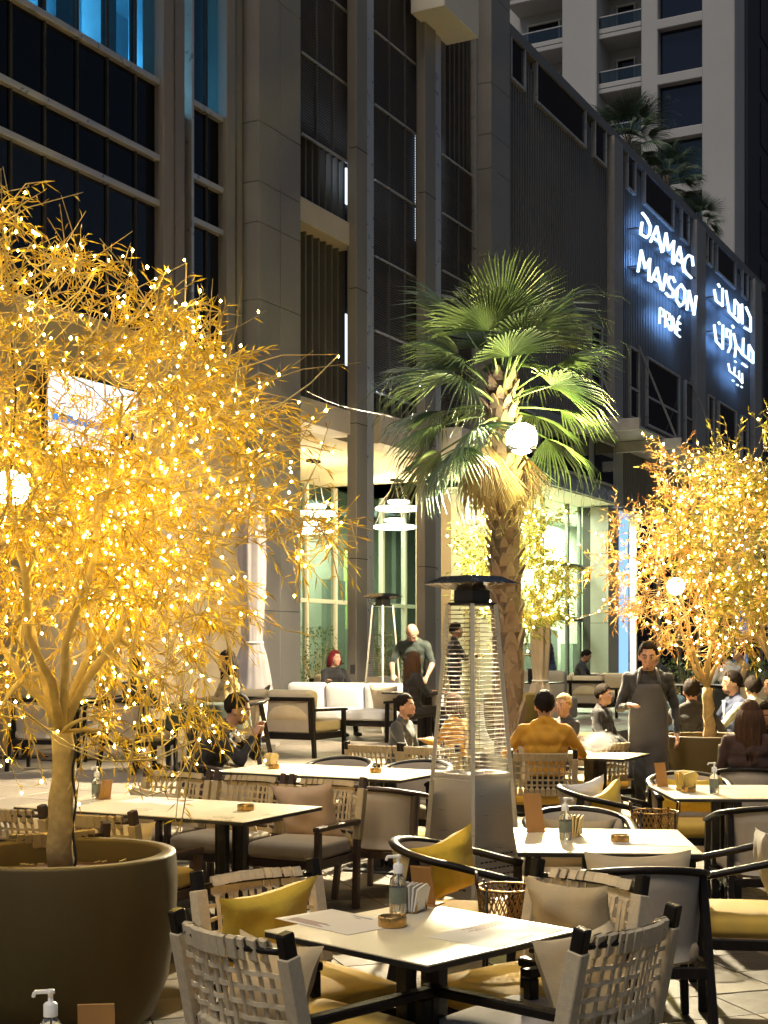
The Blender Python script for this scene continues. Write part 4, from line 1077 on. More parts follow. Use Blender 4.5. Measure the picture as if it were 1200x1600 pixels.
# --- nearest table and its four woven chairs
T1 = Vector((.13, 4.87)); A1 = R(45.5)
table('nearest cream topped square table set cornerwise in the foreground', T1.x, T1.y, A1, .77, .77)
def toT(px, py, T): return math.atan2(T.y - py, T.x - px)
def near_chair(label, l, r, seat=None):
    """l, r: ends of the back as seen, each pixel (x, y) of the post tops"""
    a = Vector(((l[0] - 600) / 2200 * (CAMZ - HB) * 2200 / (l[1] - HOR), (CAMZ - HB) * 2200 / (l[1] - HOR))); b = Vector(((r[0] - 600) / 2200 * (CAMZ - HB) * 2200 / (r[1] - HOR), (CAMZ - HB) * 2200 / (r[1] - HOR)))
    m = (a + b) / 2; d = (b - a).normalized(); f = Vector((-d.y, d.x))
    if f.dot(T1 - m) < 0: f = -f
    c = m + f * .355; return woven(label, c.x, c.y, math.atan2(f.y, f.x), seat=seat)
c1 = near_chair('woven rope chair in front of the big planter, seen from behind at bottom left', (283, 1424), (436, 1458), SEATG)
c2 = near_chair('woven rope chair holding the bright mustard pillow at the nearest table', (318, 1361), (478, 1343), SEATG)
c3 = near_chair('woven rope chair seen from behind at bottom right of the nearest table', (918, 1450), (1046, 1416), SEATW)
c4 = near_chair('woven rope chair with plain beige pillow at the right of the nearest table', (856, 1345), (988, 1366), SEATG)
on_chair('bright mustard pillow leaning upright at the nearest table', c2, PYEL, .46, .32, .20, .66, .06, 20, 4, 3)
on_chair('plain beige pillow leaning at the right of the nearest table', c4, PBEI, .42, .38, .215, .65, -.05, 14, 2, 5)
on_chair('beige pillow in the bottom right chair seen edge on', c3, PBEI, .44, .36, .19, .62, 0, 18, 0, 6)
on_chair('beige pillow behind the weave of the bottom left chair', c1, PBEI, .44, .36, .19, .61, 0, 18, 0, 7)
def tpt(px, py, z=TH): return ground(px, py, z)
bottle('tall clear pump bottle on the nearest table beside the napkins', tpt(622, 1427), 1.12, R(10))
napkins('wire holder with paper napkins on the nearest table', tpt(648, 1424), R(60))
ashtray('large round brass ashtray in the middle of the nearest table', tpt(613, 1447))
menu_board('tan menu stand behind the bottle on the nearest table', tpt(664, 1415), R(-30), .09, .155)
placemat('printed paper placemat on the left side of the nearest table', tpt(530, 1440), A1 - math.pi / 2 - R(3), .40, .27)
placemat('printed paper placemat on the right side of the nearest table', tpt(776, 1458), A1 + R(4) + math.pi, .42, .29)
# bottom left corner: gel bottle and menu stand of a table just below the picture
table('cream table just below the picture at the bottom left corner', -.80, 3.02, R(4), .78, .78)
p = Vector(((79 - 600) / 2200 * 3.22, 3.22, TH)); bottle('white pump bottle in the bottom left corner before the planter', p, 1.0, 0)
menu_board('tan menu stand in the bottom left corner before the planter', Vector(((152 - 600) / 2200 * 3.28, 3.28, TH)), R(6), .085, .155)
# --- second table on the right with barrel chairs
table('brightly lit square table with barrel chairs at middle right', 1.11, 7.17, R(-4), .88, .90)
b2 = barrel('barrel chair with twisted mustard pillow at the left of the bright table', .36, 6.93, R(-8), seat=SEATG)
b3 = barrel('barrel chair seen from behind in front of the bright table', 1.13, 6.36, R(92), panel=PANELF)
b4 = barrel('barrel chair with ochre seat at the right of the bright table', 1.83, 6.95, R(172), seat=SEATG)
b5 = barrel('barrel chair behind the bright table, its pale rail showing', 1.13, 8.10, R(-88))
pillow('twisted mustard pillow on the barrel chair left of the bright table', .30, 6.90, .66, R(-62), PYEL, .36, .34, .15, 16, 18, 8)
on_chair('long beige pillow between the bright table and the nearest right chair', b3, PBEI, .48, .34, .10, .655, 0, 10, 0, 9)
on_chair('grey beige pillow on the chair at the right edge', b4, PGREY, .44, .40, .08, .64, 0, 14, 4, 10)
on_chair('beige pillow on the chair behind the bright table', b5, PBEI, .44, .36, .10, .58, 0, 22, 0, 11)
bottle('pump bottle with dark label on the bright table', tpt(883, 1312), 1.12, R(200))
napkins('folded yellow napkins in a holder on the bright table', tpt(898, 1306), R(70), mat('napkin_cream', (.66, .52, .24), .7), 1.05)
ashtray('dark brass ashtray on the bright table', tpt(969, 1315), .047)
menu_board('tan menu stand on the left corner of the bright table', tpt(838, 1300), R(14), .10, .21, -20)
placemat('white placemat lying on the bright table', tpt(1010, 1316), R(-4), .44, .28)
# --- third table at the right edge
table('square table at the right edge in front of the far planter', 2.34, 9.63, R(0), .90, .92)
b6 = barrel('barrel chair with its back to us at the right edge', 2.36, 8.72, R(90))
b7 = barrel('barrel chair with white and mustard pillows left of the right edge table', 1.52, 9.66, R(-6))
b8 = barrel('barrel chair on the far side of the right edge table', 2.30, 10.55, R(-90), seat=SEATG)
pillow('white pillow on the chair left of the right edge table', 1.37, 9.72, .66, R(-48), WHITEF, .38, .36, .15, 16, 10, 12)
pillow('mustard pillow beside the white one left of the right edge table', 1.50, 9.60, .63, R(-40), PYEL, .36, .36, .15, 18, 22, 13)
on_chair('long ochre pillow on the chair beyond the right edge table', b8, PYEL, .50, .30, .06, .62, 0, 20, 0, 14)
bottle('pump bottle with soap on the right edge table', tpt(1116, 1240), 1.1, R(0))
napkins('yellow napkins on the right edge table', tpt(1072, 1235), R(30), mat('napkin_yellow', (.70, .50, .12), .7), 1.3)
ashtray('brass ashtray on the right edge table', tpt(1076, 1237.5), .048)
menu_board('leaning tan menu stand on the right edge table', tpt(1036, 1229), R(24), .09, .17, -14)
# --- long table on the left, behind the big planter
C4 = Vector((-1.338, 8.71)); dv = Vector((DX, DY)); nv = Vector((NX, NY))
table('long cream table in the second row behind the big planter', C4.x, C4.y, ANG_N, 1.70, .88, group='long dining tables')
labs = ['woven chair with rose beige pillow at the right end of the second row table', 'brown woven chair without clear pillow behind the second row table', 'woven chair with flat beige pillow behind the second row table']
pl = ['rose beige pillow on the chair at the right end of the second row table', 'beige pillow low behind the second row table', 'flat beige pillow behind the second row table, left']
for k in range(3):
    c = C4 + nv * (-.45 + .62 * k) + dv * .85
    o = woven(labs[k], c.x, c.y, ANG_D + math.pi, wood=WOODB, strap=STRAPT)
    on_chair(pl[k], o, (PPINK, PBEI, PBEI)[k], .46, (.42, .24, .34)[k], .12, (.64, .55, .58)[k], .02, 20, (4, 0, -6)[k], 15 + k)
for k in range(3):
    c = C4 + nv * (-.30 + .62 * k) - dv * .74
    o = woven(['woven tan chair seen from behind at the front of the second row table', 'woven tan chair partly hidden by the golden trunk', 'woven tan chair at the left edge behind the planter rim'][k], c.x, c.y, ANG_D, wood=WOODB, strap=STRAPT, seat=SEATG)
    on_chair(['beige pillow in the tan chair at the front of the second row table', 'beige pillow in the chair hidden by the golden trunk', 'beige pillow in the chair at the left edge'][k], o, PBEI, .44, .36, .13, .60, 0, 18, 0, 22 + k)
ashtray('brass ashtray on the second row table', tpt(384, 1266), .052)
placemat('white placemat on the second row table', tpt(250, 1252), ANG_N, .46, .30)
bottle('pump bottle on the second row table beside the golden trunk', tpt(151, 1248), 1.1, 1)
menu_board('tan menu stand on the second row table beside the golden trunk', tpt(164, 1249), R(40), .08, .13)
woven('low tan woven chair showing just above the planter rim', -1.80, 7.18, R(120), wood=WOODB, strap=STRAPT)
woven('woven chair cut off by the left edge above the planter rim', -2.30, 7.25, R(60), wood=WOODB, strap=STRAPT)
# --- long table in the third row
C5 = Vector((-.41, 11.26))
table('long cream table in the third row left of the big heater', C5.x, C5.y, ANG_N, 1.68, .92, group='long dining tables')
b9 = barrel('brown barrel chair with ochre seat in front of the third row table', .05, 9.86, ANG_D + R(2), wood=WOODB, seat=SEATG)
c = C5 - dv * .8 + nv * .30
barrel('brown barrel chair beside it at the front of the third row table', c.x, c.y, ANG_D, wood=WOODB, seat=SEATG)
for k in range(2):
    c = C5 + dv * .72 + nv * (-.35 + .75 * k); barrel(['dark barrel chair behind the right half of the third row table', 'dark barrel chair behind the left half of the third row table'][k], c.x, c.y, ANG_D + math.pi, wood=WOOD)
ashtray('small brass ashtray on the third row table', tpt(587, 1207), .046); ashtray('brass ashtray by the elbow of the drinking man', tpt(428, 1201), .046)
napkins('napkin holder by the elbow of the drinking man', tpt(424, 1196), R(50), mat('napkin_cream', (.66, .52, .24), .7), 1.0)
# --- fourth row
woven('tan woven chair behind the third row table, left of the heater', .06, 13.40, ANG_D, strap=STRAPT, detail=False)
woven('tan woven chair just behind the left flank of the big heater', .58, 13.12, ANG_D, strap=STRAPT, detail=False)
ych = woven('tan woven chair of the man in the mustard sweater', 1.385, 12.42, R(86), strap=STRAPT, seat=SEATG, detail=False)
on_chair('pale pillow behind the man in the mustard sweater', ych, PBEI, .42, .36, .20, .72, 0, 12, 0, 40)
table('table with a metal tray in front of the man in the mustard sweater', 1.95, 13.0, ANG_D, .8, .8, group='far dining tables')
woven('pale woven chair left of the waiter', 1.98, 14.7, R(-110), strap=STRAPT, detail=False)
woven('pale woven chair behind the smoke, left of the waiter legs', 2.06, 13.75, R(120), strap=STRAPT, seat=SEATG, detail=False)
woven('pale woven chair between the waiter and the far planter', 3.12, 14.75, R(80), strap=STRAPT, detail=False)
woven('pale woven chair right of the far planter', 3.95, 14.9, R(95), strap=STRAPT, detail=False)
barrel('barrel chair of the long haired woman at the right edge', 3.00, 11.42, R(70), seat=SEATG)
# --- baskets on wire stands for bags
def basket(label, x, y, z0, r, h):
    T = thing('bag_basket', label, 'basket', (x, y, 0), 0, 'brass bag baskets')
    b = MB(); n = 30
    for s in (-1, 1):
        for k in range(n):
            a = 2 * math.pi * k / n; pts = [(r * (.88 + .12 * t) * math.cos(a + s * .55 * t), r * (.88 + .12 * t) * math.sin(a + s * .55 * t), z0 + h * t) for t in (0, .33, .66, 1)]; b.tube(pts, .0028, 4, False)
    tag(b.build('lattice', BRASS, T), kind='stuff')
    for z, rr in ((z0, r * .88), (z0 + h, r)):
        b = MB(); b.tube([(rr * math.cos(a), rr * math.sin(a), z) for a in [2 * math.pi * i / 32 for i in range(32)]], .006, 6, closed=True); b.build('rim', BRASS, T)
    b = MB(); b.lathe([(r * .88, z0), (.001, z0 + .002)], 24); b.build('bottom', mat('basket_base', (.10, .07, .04), .6), T)
    for k in range(4):
        a = math.pi / 4 + k * math.pi / 2; b = MB(); b.tube([(r * 1.02 * math.cos(a), r * 1.02 * math.sin(a), 0), (r * 1.02 * math.cos(a), r * 1.02 * math.sin(a), z0 + h + .02)], .006, 6); b.build('leg', WOOD, T)
    for s in (-1, 1):
        b = MB(); b.tube([(s * r, -.04, z0 + h), (s * r * 1.02, -.035, z0 + h + .06), (s * r * 1.02, .035, z0 + h + .06), (s * r, .04, z0 + h)], .006, 6); b.build('handle', WOODB, T)
basket('brass lattice bag basket beside the nearest table', .52, 5.98, .55, .125, .16)
basket('brass lattice bag basket behind the bright table', 1.72, 8.95, .52, .15, .17)
basket('dark lattice basket under the smoking man table', 1.62, 10.6, .40, .17, .16)
# ------------------------------------------------------------------ pyramid heaters
CLEARG = pane_mat('heater_tube_glass', (.93, .90, .82), .06)
def heater(label, x, y, z, rz):
    T = thing('patio_heater', label, 'patio heater', (x, y, z), rz, 'pyramid patio heaters')
    def hw(zz): return .245 - .130 * zz / 2.02
    zb_ = .86; zt_ = 2.03
    for k in range(4):
        M = Matrix.Rotation(k * math.pi / 2, 4, 'Z')
        b = MB(); w0, w1 = hw(.06) - .012, hw(zb_) - .012
        b.prism([(-w0, 0), (w0, 0), (w1, 1), (-w1, 1)], M @ Vector((0, -hw(.06) + .004, .06)), M.to_3x3() @ Vector((1, 0, 0)), M.to_3x3() @ Vector((0, hw(.06) - hw(zb_), zb_ - .06)), M.to_3x3() @ Vector((0, 1, 0)), .006)
        pn = b.build('side_panel', STEEL, T)
        b = MB()
        for r_ in range(6):
            for c_ in range(8):
                zz = .12 + r_ * .045; y_ = -hw(zz); b.bar(M @ Vector((-.15 + c_ * .042, y_ - .0, zz)), M @ Vector((-.126 + c_ * .042, y_ - .0, zz)), .006, .009)
        tag(b.build('vent_slot', EDGE, pn), kind='stuff')
        b = MB(); b.bar(M @ Vector((-w1, -hw(zb_), zb_ + .012)), M @ Vector((w1, -hw(zb_), zb_ + .012)), .012, .026, .003); b.build('panel_trim', STEEL, pn)
        b = MB(); zz = zb_ + .05
        while zz < zt_ - .02:
            w = hw(zz) - .006; b.tube([M @ Vector((-w, -hw(zz) - .004, zz)), M @ Vector((w, -hw(zz) - .004, zz))], .0026, 5, False); zz += .030
        tag(b.build('guard_wires', mat('guard_wire', (.22, .19, .14), .55, 1.0), T), kind='stuff')
        b = MB(); p0 = M @ Vector((-hw(0), -hw(0), 0)); p1 = M @ Vector((-hw(zt_), -hw(zt_), zt_)); b.bar(p0, p1, .030, .030, .003, up=(M @ Vector((1, -1, 0)))); b.build('corner_post', STEEL, T)
    b = MB(); b.lathe([(.055, zb_ + .02), (.055, zt_ - .04)], 20); b.build('glass_tube', CLEARG, T)
    b = MB(); b.lathe([(.085, zb_ - .02), (.085, zb_ + .03), (.06, zb_ + .035), (.06, zb_ - .02)], 20); b.bx(-.2, .2, -.2, .2, zb_ - .03, zb_ - .015); b.build('burner_plate', STEEL, T)
    b = MB(); b.bx(-.118, .118, -.118, .118, zt_ - .01, zt_ + .012, .004); b.bx(-.088, .088, -.088, .088, zt_ + .013, zt_ + .098, .004); b.build('burner_head', EDGE, T)
    b = MB(); r_ = .232
    vs = [(-r_, -r_, zt_ + .14), (r_, -r_, zt_ + .14), (r_, r_, zt_ + .14), (-r_, r_, zt_ + .14)] + [(x_ * .62, y_ * .62, zt_ + .19) for x_, y_ in ((-r_, -r_), (r_, -r_), (r_, r_), (-r_, r_))] + [(x_ * .55, y_ * .55, zt_ + .10) for x_, y_ in ((-r_, -r_), (r_, -r_), (r_, r_), (-r_, r_))]
    b.add(vs, [(0, 1, 5, 4), (1, 2, 6, 5), (2, 3, 7, 6), (3, 0, 4, 7), (4, 5, 6, 7), (1, 0, 8, 9), (2, 1, 9, 10), (3, 2, 10, 11), (0, 3, 11, 8), (11, 10, 9, 8)]); b.build('hood', mat('hood_steel', (.35, .31, .27), .22, 1.0, var=.1), T)
    return T
heater('tall steel pyramid patio heater in the middle of the dining rows', .60, 9.62, 0, R(43))
heater('slim pyramid heater far back before the lobby column', -.02, 22.6, TZ, R(45))
# ------------------------------------------------------------------ sofas on the terrace
def sofa(label, loc, face, n, w=.66, frame=None, cush=None, panels=True, group='terrace sofas'):
    T = thing('lounge_sofa', label, 'sofa', loc, face - math.pi / 2, group); W = n * w / 2; fr = frame or WOOD; cu = cush or CREAMF
    for sx in (-1, 1):
        for y0, y1, zt__ in ((-.38, -.44, .74), (.36, .34, .58)):
            l = MB(); l.bar((sx * (W + .03), y0, 0), (sx * (W + .03), y1, zt__), .05, .05, .005, up=(0, 1, 0)); l.build('leg', fr, T)
        l = MB(); l.bar((sx * (W + .03), -.44, .585), (sx * (W + .03), .40, .57), .075, .035, .008); l.build('armrest', fr, T)
    f = MB(); f.bx(-W - .005, W + .005, .30, .345, .22, .30, .005); f.bx(-W - .005, W + .005, -.41, -.37, .22, .30, .005)
    for sx in (-1, 1): f.bx(sx * (W + .02) - .018, sx * (W + .02) + .018, -.36, .30, .22, .30, .005)
    f.build('seat_frame', fr, T)
    f = MB(); f.bar((-W - .005, -.435, .715), (W + .005, -.435, .715), .04, .05, .005)
    for k in range(n + 1): f.bar((-W + k * w, -.41, .30), (-W + k * w, -.437, .69), .045, .035, .005, up=(0, 1, 0))
    f.build('back_frame', fr, T)
    for k in range(n):
        x = -W + (k + .5) * w
        if panels:
            p_ = MB(); p_.box((x, -.415, .495), (w / 2 - .03, .010, .185), .006, Matrix.Rotation(R(3.5), 3, 'X')); p_.build('back_panel', PANELF, T)
        c = MB(); rbox(c, (x, .01, .375), (w / 2 - .006, .36, .075), .045, 10, .02); c.build('seat_cushion', cu, T)
        c = MB(); rbox(c, (x, -.31, .625), (w / 2 - .006, .20, .095), .06, 10, .03, Matrix.Rotation(R(82), 3, 'X')); c.build('back_cushion', cu, T)
    return T
sofa('two seat cream sofa with dark wooden frame, its back turned to us', (-1.28, 17.74, TZ), ANG_D, 2)
sofa('three seat white sofa facing us across the terrace', (-.70, 20.75, TZ), ANG_D + math.pi, 3, .66, cush=WHITEF)
pillow('cream pillow at the right end of the white sofa', .02, 20.25, TZ + .62, ANG_D + math.pi, CREAMF, .5, .42, .16, 22, 0, 51)
sofa('two seat sofa with dark framed back panels behind the man in mustard', (3.72, 27.0, TZ), ANG_D, 2, .62, cush=CREAMF)
sofa('three seat white sofa behind the waiter', (4.75, 29.3, TZ), ANG_D + math.pi, 3, .7, cush=CREAMF)
sofa('cream sofa inside the lobby beside the stone pier', tuple(uv(U(500, 14.2), 14.2, TZ)), ANG_N, 2, .62, cush=CREAMF)
sofa('dark framed lobby sofa behind the red haired woman', tuple(uv(U(545, 13.9), 13.9, TZ)), ANG_D, 2, .60, cush=CREAMF)
# grey high backed booth beside the palm
T = thing('booth_seat', 'grey upholstered high backed booth seat beside the palm trunk', 'sofa', (2.72, 25.6, TZ), FROT)
b = MB(); rbox(b, (0, 0, .48), (.10, .62, .46), .05, 8, 0); b.build('backrest', PGREY, T)
b = MB(); rbox(b, (.36, 0, .26), (.30, .62, .20), .05, 8, .01); b.build('seat', PGREY, T)
barrel('white armchair at the right end of the white sofa', .52, 19.6, R(160), TZ, seat=WHITEF, panel=WHITEF)
# terrace tables and chairs on the left
def round_table(label, x, y, z, r, m, cloth=False):
    T = thing('round_table', label, 'table', (x, y, z), 0, 'round terrace tables')
    b = MB(); b.lathe([(.001, .75), (r, .75), (r + .004, .745), (r + .004, .725), (r, .72), (.001, .72)], 40); b.build('table_top', m, T)
    if cloth:
        b = MB(); n = 48; vs = []; fs = []
        for j, (rr, zz) in enumerate(((r + .006, .752), (r + .012, .74), (r + .02, .62), (r + .03, .50))):
            for i in range(n):
                a = 2 * math.pi * i / n; q = rr + (.018 * math.sin(9 * a) * j / 3); vs.append((q * math.cos(a), q * math.sin(a), zz))
        for j in range(3):
            for i in range(n): fs.append((j * n + i, j * n + (i + 1) % n, (j + 1) * n + (i + 1) % n, (j + 1) * n + i))
        b.add(vs, fs, 0, True); b.build('tablecloth', m, T)
    b = MB(); b.lathe([(.24, 0), (.24, .015), (.05, .03), (.04, .06), (.04, .72)], 24); b.build('pedestal', EDGE, T)
    return T
GREENC = mat('dark_green_cloth', (.035, .045, .03), .8, var=.1)
round_table('round table under a dark green cloth before the long haired woman', -1.86, 14.9, TZ, .42, GREENC, True)
barrel('barrel chair of the person in black under the golden tree', -2.66, 15.2, R(52), TZ)
barrel('barrel chair of the woman in the beige jacket', -1.62, 15.75, R(200), TZ)
barrel('barrel chair of the drinking man in black', -1.42, 12.3, R(0), 0, wood=WOODB)
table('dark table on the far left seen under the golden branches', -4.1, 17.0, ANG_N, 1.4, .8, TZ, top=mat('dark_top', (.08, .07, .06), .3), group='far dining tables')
barrel('far armchair at the left edge under the golden branches', -3.75, 15.5, R(80), TZ)
barrel('second far armchair under the golden branches behind the trunk', -3.35, 16.9, R(200), TZ, seat=WHITEF)
table('white topped table on the terrace at the far right', 4.95, 23.0, ANG_N, 1.2, .8, TZ, top=WHITEF, group='far dining tables')
barrel('dark backed chair on the far right terrace behind the forked trunk', 5.05, 21.6, ANG_D, TZ, panel=mat('charcoal_panel', (.03, .03, .032), .7))
barrel('grey armchair on the far right terrace right of the forked trunk', 5.85, 22.0, ANG_D, TZ)
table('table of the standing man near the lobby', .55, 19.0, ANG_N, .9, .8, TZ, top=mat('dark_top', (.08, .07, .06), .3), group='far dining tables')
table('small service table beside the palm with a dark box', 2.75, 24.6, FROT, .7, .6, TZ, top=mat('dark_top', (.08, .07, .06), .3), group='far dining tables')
# folded parasols
def parasol(label, loc, h, r, m, seed, z0=.75):
    rg = random.Random(seed); T = thing('folded_parasol', label, 'parasol', loc, 0, 'folded parasols')
    b = MB(); b.tube([(0, 0, 0), (0, 0, h)], .03, 10); b.build('pole', ALU, T)
    b = MB(); b.bx(-.35, .35, -.35, .35, 0, .07, .01); b.build('base', PGREY, T)
    b = MB(); n = 64; rows = 26; vs = []; fs = []; z1 = h - .05; ph = [rg.uniform(0, 6.28) for _ in range(4)]
    for j in range(rows + 1):
        f = j / rows; z = z0 + (z1 - z0) * f
        rr = r * (1.25 - .35 * f / .18 if f < .18 else (.90 - .30 * (f - .18) / .07 if f < .25 else (.60 + .35 * math.sin((f - .25) / .75 * math.pi) * .5 + .18 * (f - .25)) if f < .93 else .6 * (1 - f) / .07 + .06))
        for i in range(n):
            a = 2 * math.pi * i / n; fold = .22 * abs(math.sin(4 * a + ph[0] + .5 * f)) + .10 * math.sin(7 * a + ph[1] + 2 * f)
            zz = z - (.10 * math.sin(4 * a + ph[2]) if j == 0 else 0)
            vs.append((rr * (.80 + fold) * math.cos(a), rr * (.80 + fold) * math.sin(a), zz))
    for j in range(rows):
        for i in range(n): fs.append((j * n + i, j * n + (i + 1) % n, (j + 1) * n + (i + 1) % n, (j + 1) * n + i))
    b.add(vs, fs, 0, True); b.build('canopy', m, T)
    b = MB(); b.tube([(r * .66 * math.cos(a), r * .66 * math.sin(a), z0 + (z1 - z0) * .25) for a in [2 * math.pi * i / 24 for i in range(24)]], .016, 6, closed=True); b.build('tie_strap', WHITEF, T)
LILAC = mat('mauve_canvas', (.42, .385, .38), .85, var=.12, scale=4, bump=.2, bscale=120)
p = ground(394, 1120, TZ); parasol('folded pale mauve parasol before the stone pier', (-1.78, 19.0, TZ), 3.45, .22, LILAC, 2)
parasol('folded tan parasol behind the palm trunk', (2.50, 22.5, TZ), 2.3, .19, mat('tan_canvas', (.40, .33, .24), .85, var=.12, scale=4), 5, .35)
# shrubs by the lobby glass
SHRUBL = leaf_mat('shrub_leaf', (.03, .07, .015), (.16, .22, .05))
def shrub(label, loc, r, h, seed, n=420):
    rg = random.Random(seed); T = thing('shrub', label, 'shrub', loc, 0, 'shrubs in troughs'); l = MB(); s = MB()
    for k in range(26):
        a = rg.uniform(0, 6.28); q = r * math.sqrt(rg.random()); s.tube([(0, 0, .1), (q * .5 * math.cos(a), q * .5 * math.sin(a), h * .5), (q * math.cos(a), q * math.sin(a), h * rg.uniform(.6, 1))], [.008, .006, .003], 4, False)
    for k in range(n):
        a = rg.uniform(0, 6.28); f = rg.random(); q = r * math.sqrt(rg.random()) * (.6 + .5 * math.sin(f * 3)); p = Vector((q * math.cos(a), q * math.sin(a), .15 + h * f))
        d = Vector((rg.gauss(0, 1), rg.gauss(0, 1), rg.gauss(.3, .8))).normalized(); sd = d.cross(Vector((rg.gauss(0, 1), rg.gauss(0, 1), rg.gauss(0, 1)))).normalized(); L = rg.uniform(.05, .10)
        l.add([p, p + d * L * .5 + sd * L * .25, p + d * L, p + d * L * .5 - sd * L * .25], [(0, 1, 2, 3)])
    b = MB(); b.lathe([(.10, 0), (.16, .02), (.19, .30), (.18, .31), (.16, .28), (.001, .27)], 20); b.build('pot', POT, T)
    s.build('stem', TWIG, T); tag(l.build('foliage', SHRUBL, T), kind='stuff')
shrub('leafy shrub by the lobby window beside the red haired woman', tuple(uv(U(497, 16.4), 16.4, TZ)), .55, 1.7, 1, 700)
shrub('leafy shrub beside the far heater', tuple(uv(U(606, 13.4), 13.4, TZ)), .4, 1.5, 2, 600)
shrub('low leafy shrub behind the standing waiter in green', tuple(uv(U(680, 13.2), 13.2, TZ)), .45, 1.0, 3)
for k, px in enumerate((1050, 1075, 1152, 1176)):
    p = at(px, 1040, 27.0 + k); shrub(['low flowering shrub right behind the waiter', 'low shrub behind the forked trunk', 'pale shrub at the far right before the blue panel', 'last shrub at the far right edge'][k], (p.x, p.y, TZ), .55, 1.0, 5 + k, 380)
# shisha smoke
sm = MB(); sm.ell((0, 0, 0), (.42, .24, .24), 20, 12); S_ = sm.build('smoke_puff', None, None, (1.88, 12.35, .93))
vmat = bpy.data.materials.new('smoke'); vmat.use_nodes = True; t = vmat.node_tree; t.nodes.clear(); L = t.links.new
pv = t.nodes.new('ShaderNodeVolumePrincipled'); pv.inputs['Color'].default_value = (.95, .95, .95, 1)
tc = t.nodes.new('ShaderNodeTexCoord'); nz = t.nodes.new('ShaderNodeTexNoise'); nz.inputs['Scale'].default_value = 4.5; nz.inputs['Detail'].default_value = 8; L(tc.outputs['Object'], nz.inputs['Vector'])
gr = t.nodes.new('ShaderNodeVectorMath'); gr.operation = 'LENGTH'; mp = t.nodes.new('ShaderNodeMapping'); mp.inputs['Scale'].default_value = (1 / .42, 1 / .24, 1 / .24); L(tc.outputs['Object'], mp.inputs[0]); L(mp.outputs[0], gr.inputs[0])
m1 = t.nodes.new('ShaderNodeMapRange'); m1.inputs[1].default_value = 1.0; m1.inputs[2].default_value = .1; m1.inputs[3].default_value = -.5; m1.inputs[4].default_value = .25; L(gr.outputs['Value'], m1.inputs[0])
ad = t.nodes.new('ShaderNodeMath'); ad.operation = 'ADD'; L(nz.outputs[0], ad.inputs[0]); L(m1.outputs[0], ad.inputs[1])
m2 = t.nodes.new('ShaderNodeMapRange'); m2.inputs[1].default_value = .50; m2.inputs[2].default_value = .85; m2.inputs[3].default_value = 0; m2.inputs[4].default_value = 26; L(ad.outputs[0], m2.inputs[0]); L(m2.outputs[0], pv.inputs['Density'])
o_ = t.nodes.new('ShaderNodeOutputMaterial'); L(pv.outputs[0], o_.inputs['Volume']); S_.data.materials.clear(); S_.data.materials.append(vmat)
tag(S_, 'white puff of shisha smoke beside the man in the mustard sweater', 'smoke', kind='stuff')
# ------------------------------------------------------------------ people
SKIN = mat('skin', (.50, .29, .19), .5, var=.10, scale=25, sss=.15)
SKIN2 = mat('skin_tan', (.40, .22, .14), .5, var=.10, scale=25, sss=.15)
HAIRD = mat('dark_hair', (.016, .011, .008), .75, spec=.12, var=.4, scale=60, stretch=(1, 1, .2), bump=.5, bscale=200)
HAIRB = mat('brown_hair', (.075, .038, .02), .75, spec=.12, var=.4, scale=60, stretch=(1, 1, .2), bump=.5, bscale=200)
HAIRR = mat('red_hair', (.12, .012, .015), .75, spec=.12, var=.3, scale=60, bump=.5, bscale=200)
HAIRL = mat('blond_hair', (.36, .26, .14), .75, spec=.12, var=.3, scale=60, bump=.5, bscale=200)
SHOE = mat('black_shoe', (.015, .014, .014), .4); EYE = mat('eye_dark', (.012, .009, .008), .25); LIP = mat('lip', (.34, .11, .09), .5); WHITE_EYE = mat('eye_white', (.6, .58, .55), .3)
STUB2 = mat('beard_shadow', (.12, .068, .045), .7, var=.3, scale=80)
def cloth(name, c, r=.85): return mat('cloth_' + name, c, r, var=.16, scale=9, bump=.35, bscale=90, sheen=.15)
def fuse(prims, voxel, smooth=3):
    """closed shapes -> one continuous skin"""
    mb = MB()
    for pr in prims:
        if pr[0] == 'e': mb.ell(pr[1], pr[2], 14, 9, 0, pr[3] if len(pr) > 3 else None)
        else: mb.tube(pr[1], pr[2], 12, True, 0, *(pr[3] if len(pr) > 3 else ()))
    me = mb.mesh('tmp', []); o = bpy.data.objects.new('tmp', me); COL.objects.link(o)
    r = o.modifiers.new('r', 'REMESH'); r.mode = 'VOXEL'; r.voxel_size = voxel
    s = o.modifiers.new('s', 'SMOOTH'); s.iterations = smooth; s.factor = .5
    dg = bpy.context.evaluated_depsgraph_get(); out = bpy.data.meshes.new_from_object(o.evaluated_get(dg))
    bpy.data.objects.remove(o); bpy.data.meshes.remove(me)
    return out
